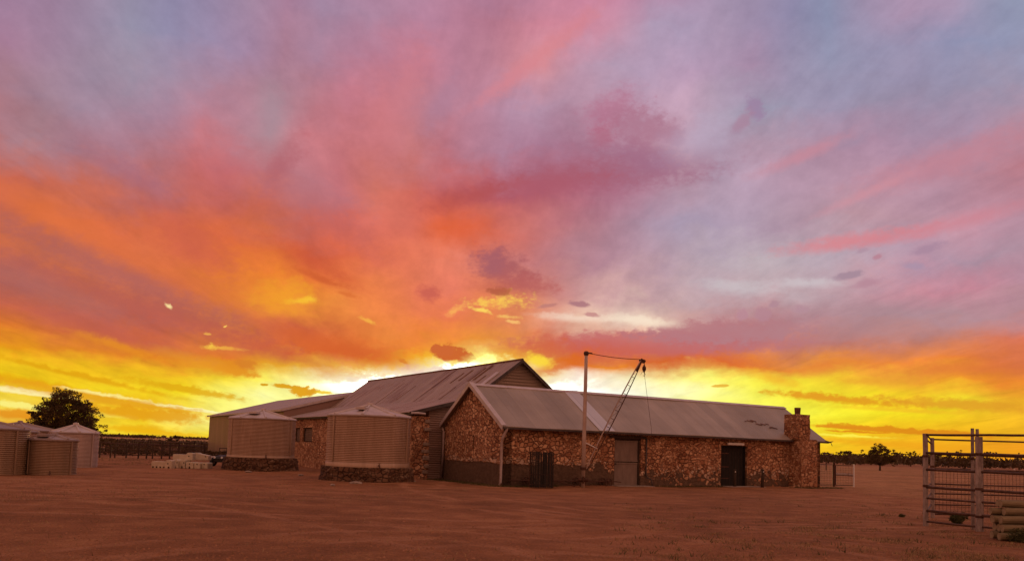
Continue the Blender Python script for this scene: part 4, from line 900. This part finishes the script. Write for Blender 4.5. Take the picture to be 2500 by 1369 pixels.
frame4(g0, gd_, .10, 1.25, .022, fgt, M['rail']); mesh_panel(g0, gd_, .10, 1.25, 11, 8, fgt, .006, M['rail'])
MB().tube(gd_+Vector((.03, 0, -.03)), gd_+Vector((.03, 0, 1.34)), .05, 10).build('end_upright', M['white'], fgt)
dp = G(2017, 1147); o = MB().tube((0, 0, -.1), (0, 0, 1.15), .08, 8).build('strainer_post', M['darkwood']); o.location = dp; tag(o, 'distant lone dark post seen through the wire panel by the building', 'post')
lg = G(2061, 1161); o = MB(); o.path([(-1.1, 0, .1), (0, .05, .12), (1.0, .0, .09)], [.11, .13, .08], 8); o.path([(.2, 0, .12), (.55, -.2, .35)], [.05, .02], 6); o = o.build('fallen_branch', M['galv'], smooth=True); o.location = lg
tag(o, 'pale fallen branch lying in the paddock behind the mesh gate', 'branch')
for k, (px, py, w_, label) in enumerate(((2310, 1152, .5, 'pale stump in the paddock behind the yard panel'),)):
    pass
o = MB().tube((0, 0, 0), (0, 0, .75), .16, 8, r1=.12).build('stump', M['flash']); o.location = G(2477, 1152); tag(o, 'pale squat stump far off behind the right yard rails', 'stump')

# ================================================================== timber stockyard rails at the right
P1, P5 = G(2260, 1283), G(2392, 1297)
dirF = (P5-P1).normalized(); P6 = P1+dirF*(P5-P1).length*2.35
P2 = G(2277, 1264); P7 = P2+Vector((4.6, .45, 0))
def post(p, r, h, parent, name='post', lean=(0, 0), band=None):
    o = MB(); n = 6; rr2 = random.Random(int(p.x*1000)); pts = []; rs = []
    for k in range(n+1):
        pts.append(p+Vector((lean[0]*k/n+rr2.uniform(-.006, .006), lean[1]*k/n, -.2+(h+.2)*k/n))); rs.append(r*(1.06-.1*k/n)+rr2.uniform(-.004, .004))
    o.path(pts, rs, 12); ob = o.build(name, M['galv'], parent, smooth=False)
    for z in (band or ()):
        MB().tube(p+Vector((lean[0]*z/h, lean[1]*z/h, z-.03)), p+Vector((lean[0]*z/h, lean[1]*z/h, z+.03)), r*1.12, 12).build('wire_band', M['steel'], ob)
    return ob
yf = empty('stockyard_fence', P1, 0, label='front run of tall stockyard rails on stout weathered posts at the right edge', cat='fence', group='stockyard fence runs')
rl = lambda p: p-P1
post(rl(P1), .062, 2.36, yf, band=(1.78, 1.02))
P3 = G(2376, 1293)
post(rl(P3), .042, 2.50, yf, band=(1.75,))
post(rl(P5), .085, 2.28, yf, lean=(0, 0), band=(1.86, 1.02, .36))
post(rl(P6), .085, 2.35, yf)
for z, r in ((2.33, .028), (1.86, .034), (1.44, .034), (1.0, .034), (.72, .026), (.40, .034), (.12, .026)):
    m = MB(); a = rl(P1)+Vector((0, 0, z+random.uniform(-.01, .01))); c = rl(P6)+Vector((0, 0, z+random.uniform(-.01, .01)))
    pts = [a.lerp(c, k/6)+Vector((0, -.03, -.008*math.sin(math.pi*(k % 3)/3))) for k in range(7)]
    m.path(pts, r, 8); m.build('rail', M['rail'], yf, smooth=True)
yb = empty('stockyard_fence', P2, 0, label='rear run of stockyard rails with wire mesh behind the front rails', cat='fence', group='stockyard fence runs')
rl2 = lambda p: p-P2
post(rl2(P2), .055, 2.34, yb, band=(1.5,))
P4 = at(2388, 1260, 21.6); P4.z = 0
P8 = P2.lerp(P7, .5)
post(rl2(P7), .06, 2.35, yb)
for z, r in ((2.30, .024), (1.86, .026), (1.44, .026), (1.0, .022), (.72, .022), (.40, .022), (.12, .022)):
    m = MB(); a = rl2(P2)+Vector((0, 0, z)); c = rl2(P7)+Vector((0, 0, z))
    m.path([a.lerp(c, k/5)+Vector((0, 0, random.uniform(-.008, .008))) for k in range(6)], r, 7); m.build('rail', M['rail'], yb, smooth=True)
mesh_panel(rl2(P2)+Vector((0, .05, 0)), rl2(P7)+Vector((0, .05, 0)), .1, 1.42, 40, 11, yb, .0045, M['steel'])
ys_ = empty('stockyard_fence', P1, 0, label='short side run of rails joining the two left end posts of the yards', cat='fence', group='stockyard fence runs')
for z in (2.30, 2.18, 1.86, 1.44, 1.0, .72, .40):
    m = MB(); m.tube(rl(P1)+Vector((.06, 0, z)), rl(P2)+Vector((-.05, 0, z)), .022, 7); m.build('rail', M['rail'], ys_)
gpst = empty('gate_post', P4, 0, label='slim tallest post standing just right of the doubled yard posts', cat='post')
post(Vector((0, 0, 0)), .038, 2.52, gpst, name='shaft')
# stack of treated logs
rl_ = random.Random(4); LG = G(2452, 1318)
grp = 'pale treated logs stacked inside the yards'
li = 0
rowsL = ((0, .085, 3), (1, .255, 3), (2, .425, 3), (3, .595, 2), (4, .765, 2))
wdl = ['bottom', 'second', 'middle', 'fourth', 'top']
for (lv, z, n) in rowsL:
    for k in range(n):
        r = .085+rl_.uniform(-.008, .008); y = .17*k+.085*lv; x0 = rl_.uniform(-.16, .12)+.02*lv
        if k == 0: x0 += .02
        base = LG+Vector((0, y, z))
        o = MB(); L_ = 2.6+rl_.uniform(-.1, .2); n_ = 6
        o.path([(x0+L_*j/n_, rl_.uniform(-.012, .012), rl_.uniform(-.010, .010)) for j in range(n_+1)], [r*(1+.06*math.sin(j)) for j in range(n_+1)], 12)
        e = o.build('log', M['log'], smooth=False); e.location = base
        pos = 'front' if k == 0 else ('rearmost' if k == n-1 else ['', 'second', 'third', 'fourth', 'fifth'][k]+' from the front')
        tag(e, f'treated log, {pos} in the {wdl[lv]} layer of the log stack', 'log', grp)
        MB().tube((x0-.004, 0, 0), (x0-.001, 0, 0), r*.9, 12).build('cut_end', M['logend'], e)

sk = MB().path([(0, 0, -.2), (.01, 0, .4), (.0, .01, .86)], [.03, .028, .022], 8).build('stake', M['darkwood'], smooth=True); sk.location = LG+Vector((.42, -.15, 0)); tag(sk, 'thin dark stake driven in before the log stack', 'stake')
# ================================================================== far left yards, plastic barriers, buggy
FL, FR = G(243, 1116), G(505, 1121)
ff = empty('paddock_fence', FL, 0, label='long dark rail fence and pens in front of the scrub at left', cat='fence')
rf3 = random.Random(12); span = FR-FL; nF = 12
for k in range(nF+1):
    p = span*min(1, max(0, (k+rf3.uniform(-.4, .4))/nF)); h = 1.12+rf3.uniform(-.2, .15)
    MB().tube(p+Vector((0, 0, -.1)), p+Vector((0, 0, h)), .06, 6).build('post', M['darkwood'], ff)
for z in (.22, .42, .62, .82, 1.06):
    m = MB(); m.tube(Vector((0, 0, z)), span+Vector((0, 0, z+.0)), .032 if z < 1 else .045, 6); m.build('rail', M['rail'], ff)
# a pen behind it
fp = empty('paddock_fence', G(285, 1106), 0, label='inner pen rails just behind the long dark fence at left', cat='fence')
pq = [Vector((0, 0, 0)), Vector((5.5, .4, 0)), Vector((6.2, 6, 0)), Vector((0.4, 6.2, 0))]
for a, c in zip(pq, pq[1:]+pq[:1]):
    for z in (.45, .8, 1.15):
        MB().tube(a+Vector((0, 0, z)), c+Vector((0, 0, z)), .035, 5).build('rail', M['rail'], fp)
    for k in range(4):
        MB().tube(a.lerp(c, k/4), a.lerp(c, k/4)+Vector((0, 0, 1.3)), .06, 6).build('post', M['darkwood'], fp)
def barrier(px0, px1, ybase, z0, h, hump, holes_, depth, label, Dadd=0.0):
    a = G(px0, ybase); D = a.y+Dadd; a = at(px0, ybase, D); c = at(px1, ybase, D); wl = c.x-a.x
    e = empty('plastic_barrier', (a.x, D, z0), 0, label=label, cat='barrier', group='cream plastic barrier blocks piled near the shed')
    pts = [(0, 0)]
    for hx_ in holes_:
        x = hx_*wl; pts += [(x-.045, 0), (x-.045, .07), (x-.02, .11), (x+.02, .11), (x+.045, .07), (x+.045, 0)]
    pts += [(wl, 0)]
    if hump:
        h0, h1 = hump[0]*wl, hump[1]*wl
        pts += [(wl, h*.9)] if hump[1] < .99 else []
        pts += [(h1, h+hump[2]*.6), (h1-.05, h+hump[2]), (h0+.08, h+hump[2]), (h0, h)]
        pts += [(0.02, h)] if hump[0] > .03 else []
    else: pts += [(wl, h-.04), (wl-.04, h), (.04, h)]
    pts += [(0, h-.05)]
    m = MB(); m.prism([(x, 0, z) for x, z in pts], (0, depth, 0)); m.build('shell', M['cream'], e, bevel=.012)
    MB().bx(.03, wl-.03, .04, depth-.04, .002, .12).build('inner_shadow_core', M['void'], e) if False else None
    MB().tube((wl*.82 if hump else wl*.5, -.004, h*.72), (wl*.82 if hump else wl*.5, .0, h*.72), .035, 10).build('filler_hole', M['black'], e)
    return e
bl = 1142
barrier(369, 418, bl, 0, .36, (.68, 1.0, .08), (.08, .26, .44, .62, .86), .5, 'longest cream barrier, left end of the pile, with four dark slots')
barrier(419.5, 434, bl, 0, .42, (.0, .8, .04), (.5,), .8, 'cream end-on barrier, second from the left in the pile')
barrier(435.5, 451, bl, 0, .41, (.2, 1.0, .04), (.5,), .8, 'cream end-on barrier in the middle front of the pile')
barrier(453, 471, bl+.5, 0, .34, None, (.5,), .8, 'shaded plain cream block right of the middle front barriers')
barrier(473, 488, bl+1, 0, .32, None, (), .8, 'plain low cream block, left of the two at the right end')
barrier(489.5, 506, bl+1, 0, .32, None, (), .8, 'plain low cream block at the far right end')
barrier(420, 468, bl-1, .425, .30, (.66, 1.0, .10), (), .5, 'long cream barrier with raised hump lying on top of the front ones', .35)
barrier(469.5, 507, bl-1, .425, .28, (.0, .36, .12), (), .5, 'upper cream barrier with hump at its left end, on the right blocks', .35)
# buggy
bq = G(532, 1138); bg3 = empty('farm_buggy', bq+Vector((0, .3, 0)), R(-20), label='small black farm buggy with open roll frame parked against the grey shed', cat='buggy')
def wheel(x, y):
    t_ = MB(); t_.lathe([(.13, -.09), (.22, -.1), (.25, -.06), (.25, .06), (.22, .1), (.13, .09)], 18)
    o = t_.build('wheel', M['rubber'], bg3, smooth=False); o.rotation_euler = (0, R(90), 0); o.location = (x, y, .25)
    MB().lathe([(.001, -.03), (.05, -.05), (.13, -.03), (.13, .03), (.001, .04)], 12).build('rim', M['flash'], o)
for x in (-.48, .48):
    for y in (0, 1.5): wheel(x, y)
b3 = MB(); b3.bx(-.38, .38, -.15, 1.65, .25, .45); b3.prism([(-.38, -.2, .45), (-.38, .45, .45), (-.38, .5, .68), (-.38, -.05, .60)], (.76, 0, 0)); b3.bx(-.4, .4, 1.05, 1.75, .452, .68)
b3.build('body', M['black'], bg3, bevel=.03)
for x in (-.26, .26): MB().lathe([(.001, .0), (.07, .0), (.06, .04), (.001, .05)], 10).build('headlight', M['white'], bg3).matrix_local = Matrix.Translation((x, -.16, .52)) @ Matrix.Rotation(R(90), 4, 'X')
for x in (-.5, .5):
    f_ = MB(); f_.path([(x, -.28, .42), (x, -.12, .55), (x, .12, .55), (x, .3, .42)], .05, 6); f_.build('mudguard', M['flash'] if x < 0 else M['black'], bg3)
s3 = MB(); s3.bx(-.36, .36, .55, 1.0, .452, .58); s3.bx(-.36, .36, .92, 1.02, .582, .92); s3.build('seat', M['rubber'], bg3, bevel=.03)
cg = MB()
for x in (-.4, .4): cg.path([(x, .3, .5), (x, .42, 1.08), (x, 1.05, 1.08), (x, 1.15, .5)], .022, 6)
for y in (.42, 1.05): cg.tube((-.4, y, 1.08), (.4, y, 1.08), .022, 6)
cg.build('roll_frame', M['black'], bg3)
sw = MB(); sw.path([(.18+.13*math.cos(2*math.pi*k/12), .48+.05*math.sin(2*math.pi*k/12), .72+.12*math.sin(2*math.pi*k/12)) for k in range(13)], .014, 5); sw.build('steering_wheel', M['black'], bg3)

# ================================================================== vegetation
def leaf_quads(mb, c, rad, n, size, rnd, flat=1.0, shell=.0):
    for _ in range(n):
        while True:
            v = Vector((rnd.uniform(-1, 1), rnd.uniform(-1, 1), rnd.uniform(-1, 1)))
            if v.length <= 1 and v.length >= shell: break
        p = Vector(c)+Vector((v.x*rad, v.y*rad, v.z*rad*flat))
        a = Vector((rnd.gauss(0, 1), rnd.gauss(0, 1), rnd.gauss(0, .7))).normalized(); b = a.orthogonal().normalized()
        b = Matrix.Rotation(rnd.uniform(0, 6.28), 3, a) @ b; s = size*rnd.uniform(.6, 1.3); u = a.cross(b)
        mb.add([p-b*s*.32, p+u*s, p+b*s*.32, p-u*s*.9], [(0, 1, 2, 3)])
def tree(base, h, crown, n, size, label, seed, group=None, flat=False, name='gum_tree', trunk=.18, low=.35, mat='leaf', clumps=None, branches=9):
    """crown: half width; built as limbs ending in leaf clumps"""
    rnd = random.Random(seed); e = empty(name, base, 0, label=label, cat='tree', group=group)
    tk = MB(); fork = h*low
    tk.path([(0, 0, -.3), (.04*h*.2, 0, fork*.5), (.0, 0, fork)], [trunk*1.25, trunk, trunk*.85], 9)
    cr = MB(); cl = clumps or []
    if not cl:
        for k in range(branches):
            a = 2*math.pi*k/branches+rnd.uniform(-.3, .3); q_ = rnd.uniform(.35, .95)
            if flat: z = h*rnd.uniform(.78, .95)
            else: z = h*(low+.12)+(h*(1-low-.2))*rnd.uniform(0, 1)*(1.15-q_*.6)
            cl.append((crown*q_*math.cos(a), crown*q_*math.sin(a)*.9, min(z, h*.93), crown*rnd.uniform(.26, .42)*(.8 if flat else 1)))
        cl.append((0, 0, h*.88, crown*.4))
    for (x, y, z, r) in cl:
        st_ = Vector((0, 0, fork*rnd.uniform(.8, 1.0))); en = Vector((x, y, z)); md = st_.lerp(en, .5)+Vector((x*.12, y*.12, -.04*h))
        tk.path([st_, md, en], [trunk*.55, trunk*.32, trunk*.1], 6)
        for _ in range(3):
            tw = en+Vector((rnd.uniform(-1, 1), rnd.uniform(-1, 1), rnd.uniform(-.5, .8)))*r*.8
            tk.path([md.lerp(en, .6), tw], [trunk*.13, trunk*.05], 5)
    tk.build('trunk', M['bark'], e, smooth=True)
    tot = sum(c[3]**2 for c in cl)
    for c in cl: 
        m_ = max(6, int(n*c[3]**2/tot)); nsub = max(2, int(m_/40))
        for _ in range(nsub):
            v = Vector((rnd.gauss(0, .5), rnd.gauss(0, .5), rnd.gauss(0, .42 if not flat else .16)))
            leaf_quads(cr, (c[0]+v.x*c[3], c[1]+v.y*c[3], c[2]+v.z*c[3]), c[3]*.32, m_//nsub, size, rnd, .6)
    cr.build('crown', M[mat], e); return e
# big tree at left, clumps placed after its outline
D0 = 62.0; tb = at(160, 1095, D0); tb.z = 0
def cpt(px, py, rpx, dy=0.0):
    p = at(px, py, D0+dy); return (p.x-tb.x, dy, p.z, rpx*D0/F)
cls = [cpt(143, 975, 30), cpt(165, 970, 26, -.6), cpt(128, 985, 22, .6), cpt(120, 1003, 28, .3), cpt(150, 1005, 34, -.8), cpt(100, 1012, 22, -.3), cpt(88, 1012, 14), cpt(105, 1030, 26, .5), cpt(140, 1035, 34, .2), cpt(175, 1025, 34, .5), cpt(200, 990, 22), cpt(208, 1008, 26, -.5), cpt(195, 1040, 34, .2), cpt(218, 1035, 20, .4), cpt(228, 1052, 14), cpt(150, 1060, 40, .3), cpt(205, 1062, 26), cpt(185, 985, 16, .9), cpt(110, 1052, 24, .3), cpt(226, 1066, 12, 0), cpt(216, 1048, 26, -.3), cpt(232, 1050, 12), cpt(236, 1064, 9), cpt(212, 1000, 22, .4), cpt(180, 1050, 30, -.6), cpt(95, 1040, 16)]
tree(tb, 5.6, 2.6, 34000, .085, 'big bushy dark tree rising behind the tanks at left', 21, trunk=.16, low=.3, clumps=cls)
# trees in the right-hand scrub
TR = [(2148, 1148, 1089, 38, 7000, 'rounded dark tree standing alone in the paddock right of the building', .9, 'r'),
 (2021, 1129, 1103, 10, 260, 'tiny bare-topped tree on the skyline just right of the building corner', 0, 'r'),
 (2066, 1129, 1099, 18, 500, 'flat-topped skyline tree between the building corner and the lone paddock tree', 0, 'f'),
 (2106, 1130, 1103, 13, 300, 'small skyline tree just left of the lone paddock tree', 0, 'r'),
 (2190, 1132, 1104, 16, 400, 'low flat skyline tree just right of the lone paddock tree', 0, 'f'),
 (2223, 1133, 1101, 15, 400, 'flat-topped skyline tree left of the yard end posts', 0, 'f'),
 (2290, 1135, 1105, 17, 400, 'spreading skyline tree seen between the two yard end posts', 0, 'f'),
 (2315, 1136, 1099, 7, 200, 'narrow skyline tree seen through the left yard panel', 0, 'r'),
 (2341, 1136, 1095, 13, 420, 'tallest round skyline tree seen through the left yard panel', 0, 'r'),
 (2416, 1139, 1100, 20, 500, 'wide flat skyline tree seen right of the doubled yard posts', 0, 'f'),
 (2488, 1140, 1104, 9, 220, 'small skyline tree near the right edge of the photo', 0, 'r')]
for i, (px, yb_, yt, hw, n, lab, q_, k) in enumerate(TR):
    b = G(px, yb_) if i == 0 else at(px, 1120, 260.0+rf3.uniform(-20, 30)); b.z = 0
    h = at(px, yt, b.y).z; hwm = hw*b.y/F
    tree(b, h, hwm, n, .13 if i == 0 else .30, lab, 40+i, 'trees on the right skyline' if i else None, flat=(k == 'f'), trunk=.14 if i == 0 else .18, low=.28 if i == 0 else .45, branches=19 if i == 0 else 10, mat='leaf')
for i, (px, yt, hw, lab) in enumerate(((433, 1063, 15, 'domed dark tree on the left skyline near the shed'), (415, 1070, 7, 'small round tree on the left skyline beside the domed one'))):
    b = at(px, 1075, 190.0); b.z = 0; h = at(px, yt, b.y).z
    tree(b, h, hw*b.y/F, 420, .3, lab, 70+i, 'trees on the left skyline', flat=(i == 0), trunk=.15, low=.4, branches=8)
# scrub bands (uncountable)
def scrub(name, az0_, az1_, D0_, D1_, n, h0, h1, wd, nleaf, size, seed, mat='scrub'):
    rnd = random.Random(seed); m = MB()
    for _ in range(n):
        a = R(rnd.uniform(az0_, az1_)); D = D0_+(D1_-D0_)*rnd.random()
        h = rnd.uniform(h0, h1); r = rnd.uniform(.6, 1.2)*wd
        c = (D*math.sin(a), D*math.cos(a), h*.35)
        for _ in range(3):
            leaf_quads(m, (c[0]+rnd.uniform(-.5, .5)*r, c[1]+rnd.uniform(-.5, .5)*r, c[2]+rnd.uniform(0, .25)*h), r*.75, nleaf//3, size, rnd, min(1, h*.5/r))
    o = m.build(name, M[mat]); tag(o, kind='stuff'); return o
s = scrub('scrub', -48, -8, 95, 230, 520, .8, 1.35, 2.6, 45, .4, 1); tag(s, 'dark low scrub along the horizon behind the left fence', 'scrub')
s = scrub('scrub', -44, -12, 74, 92, 230, .35, .75, 1.3, 45, .22, 9); tag(s, 'dark low saltbush right behind the left rail fence', 'scrub')
s = scrub('scrub', 12, 60, 240, 420, 520, 2.4, 4.4, 5.0, 66, .75, 2); tag(s, 'dark scrub belt along the horizon beyond the right paddock', 'scrub')
s = scrub('scrub', -60, 60, 700, 1100, 700, 1.5, 3.2, 14.0, 40, 1.6, 3); tag(s, 'far-off low bushland closing the horizon', 'bushland')

# grass and weeds
def grass(name, spots, mat, hmin, hmax, seed, wide=.008):
    rnd = random.Random(seed); m = MB()
    for (x, y, nb_, sp) in spots:
        for _ in range(nb_):
            px_ = x+rnd.gauss(0, sp); py_ = y+rnd.gauss(0, sp); a = rnd.uniform(0, 6.28); h = rnd.uniform(hmin, hmax); ln_ = rnd.uniform(.2, 1.3)*h
            b = rnd.uniform(0, 6.28); w_ = wide*rnd.uniform(.7, 1.5); z = gz(px_, py_)-.01
            dx, dy = math.cos(b)*w_, math.sin(b)*w_
            m.add([(px_-dx, py_-dy, z), (px_+dx, py_+dy, z), (px_+math.cos(a)*ln_, py_+math.sin(a)*ln_, z+h)], [(0, 1, 2)])
    o = m.build(name, M[mat]); o['kind'] = 'stuff'; return o
rg = random.Random(33)
sp = []
for _ in range(4600):                                  # right foreground and yard
    px_ = rg.uniform(1500, 2560); py_ = 1180+200*rg.random()**.8
    if px_ < 1950 and rg.random() < .6: continue
    p = G(px_, py_); q = math.sin(p.x*1.9+1.3*math.sin(p.y*1.1))+math.sin(p.y*2.3+p.x*.7)+.7*math.sin(p.x*5.1-p.y*3.7)
    if q < rg.uniform(-.4, 1.3): continue
    sp.append((p.x, p.y, rg.randint(6, 16), .08))
for _ in range(1100):                                  # left yard
    p = G(rg.uniform(-40, 1150), rg.uniform(1140, 1225)); sp.append((p.x, p.y, rg.randint(4, 8), .12))
for _ in range(600):                                  # thin scatter over the middle yard
    p = G(rg.uniform(0, 2000), rg.uniform(1200, 1400)); sp.append((p.x, p.y, rg.randint(2, 5), .08))
for _ in range(300):
    p = G(rg.uniform(1000, 2450), rg.uniform(1150, 1182)); sp.append((p.x, p.y, rg.randint(4, 8), .2))
s = grass('dry_grass', sp, 'dry', .02, .075, 5, .007); tag(s, 'short dry straw grass tufts scattered over the red yard', 'grass')
sp = []
for _ in range(150): p = loc(rg.uniform(-1.2, 2.5), rg.uniform(-.9, -.25)); sp.append((p.x, p.y, 9, .1))
for _ in range(170): p = loc(rg.uniform(-1.3, -.3), rg.uniform(0, 5.6)); sp.append((p.x, p.y, 9, .12))
for _ in range(110): p = loc(rg.uniform(8.5, 13), rg.uniform(-.5, -.15)); sp.append((p.x, p.y, 8, .1))
for _ in range(120): p = loc(rg.uniform(17.5, 21), rg.uniform(-1.5, -.95)); sp.append((p.x, p.y, 9, .12))
for _ in range(90): p = G(rg.uniform(1500, 2500), rg.uniform(1230, 1369)); sp.append((p.x, p.y, 10, .09))
for _ in range(150): p = G(rg.uniform(240, 520), rg.uniform(1118, 1135)); sp.append((p.x, p.y, 8, .25))
s = grass('weeds', sp, 'weed', .03, .12, 6); tag(s, 'low green weeds along the foot of the stone walls and in the yard', 'weeds')
def bush(p, r, h, n, label, seed, mat='weed', size=.05):
    e = empty('bush', p, 0, label=label, cat='bush'); rnd = random.Random(seed)
    m = MB()
    for k in range(6): leaf_quads(m, (rnd.uniform(-.5, .5)*r, rnd.uniform(-.4, .4)*r, h*rnd.uniform(.3, .7)), r*.5, n//6, size, rnd, .8)
    m.build('foliage', M[mat], e)
    st_ = MB()
    for k in range(5): st_.path([(0, 0, -.02), (rnd.uniform(-.4, .4)*r, rnd.uniform(-.3, .3)*r, h*.7)], [.01, .004], 4)
    st_.build('stem', M['bark'], e)
bush(G(2338, 1280), .26, .34, 700, 'small dark green bush at the foot of the left yard panel', 3)
bush(G(2200, 1262)+Vector((0, 0, 0)), .12, .1, 160, 'low sprig of weed in the dirt left of the yard end post', 4, size=.03)
# pale rocks at the foot of the plinth, each its own stone
for i, (px, py, s_, lab) in enumerate(((868, 1181, .17, 'pale flat rock lying before the middle of the near tank plinth'), (845, 1176, .1, 'small pale rock at the left foot of the near tank plinth'), (940, 1172, .12, 'small pale rock at the right foot of the near tank plinth'), (606, 1152, .12, 'pale rock at the foot of the far tank plinth'), (735, 1160, .1, 'small pale rock in the grass between the two tank plinths'), (812, 1184, .09, 'tiny pale rock in front of the near tank plinth'), (1008, 1176, .11, 'small pale rock below the stone corner pillar'))):
    rnd = random.Random(i); bm = bmesh.new(); bmesh.ops.create_icosphere(bm, subdivisions=2, radius=1)
    for v in bm.verts: v.co = Vector((v.co.x*s_*1.5, v.co.y*s_, v.co.z*s_*.5))*(1+rnd.uniform(-.16, .16))
    me = bpy.data.meshes.new('rock'); bm.to_mesh(me); bm.free(); me.materials.append(M['concrete'])
    o = bpy.data.objects.new('rock', me); COL.objects.link(o); p = G(px, py); o.location = (p.x, p.y, s_*.2); o.rotation_euler = (0, 0, i)
    tag(o, lab, 'rock', 'loose pale rocks by the tanks')

rnd = random.Random(77); m = MB()
for _ in range(5200):
    px_, py_ = rnd.uniform(-60, 2560), 1165+(1400-1165)*rnd.random()**.7
    p = G(px_, py_); s_ = rnd.uniform(.008, .03)*(1.4 if rnd.random() < .1 else 1); z = gz(p.x, p.y)
    a = rnd.uniform(0, 2); q = [Vector((math.cos(a+i*2.09)*s_*rnd.uniform(.7, 1.3), math.sin(a+i*2.09)*s_*rnd.uniform(.7, 1.3), 0)) for i in range(3)]
    b = Vector((p.x, p.y, z-.004)); m.add([b+q[0], b+q[1], b+q[2], b+Vector((0, 0, s_*.9))], [(0, 1, 3), (1, 2, 3), (2, 0, 3), (0, 2, 1)])
o = m.build('loose_clods', M['clod']); tag(o, 'small loose clods of red dirt strewn over the yard', 'dirt clods', kind='stuff')

bush(LG+Vector((.35, -.32, 0)), .42, .26, 900, 'dark dry weeds growing along the bottom of the log stack', 8, size=.04)
bush(LG+Vector((1.1, -.36, 0)), .42, .30, 900, 'dark dry weeds by the log stack at the right photo edge', 9, size=.04)
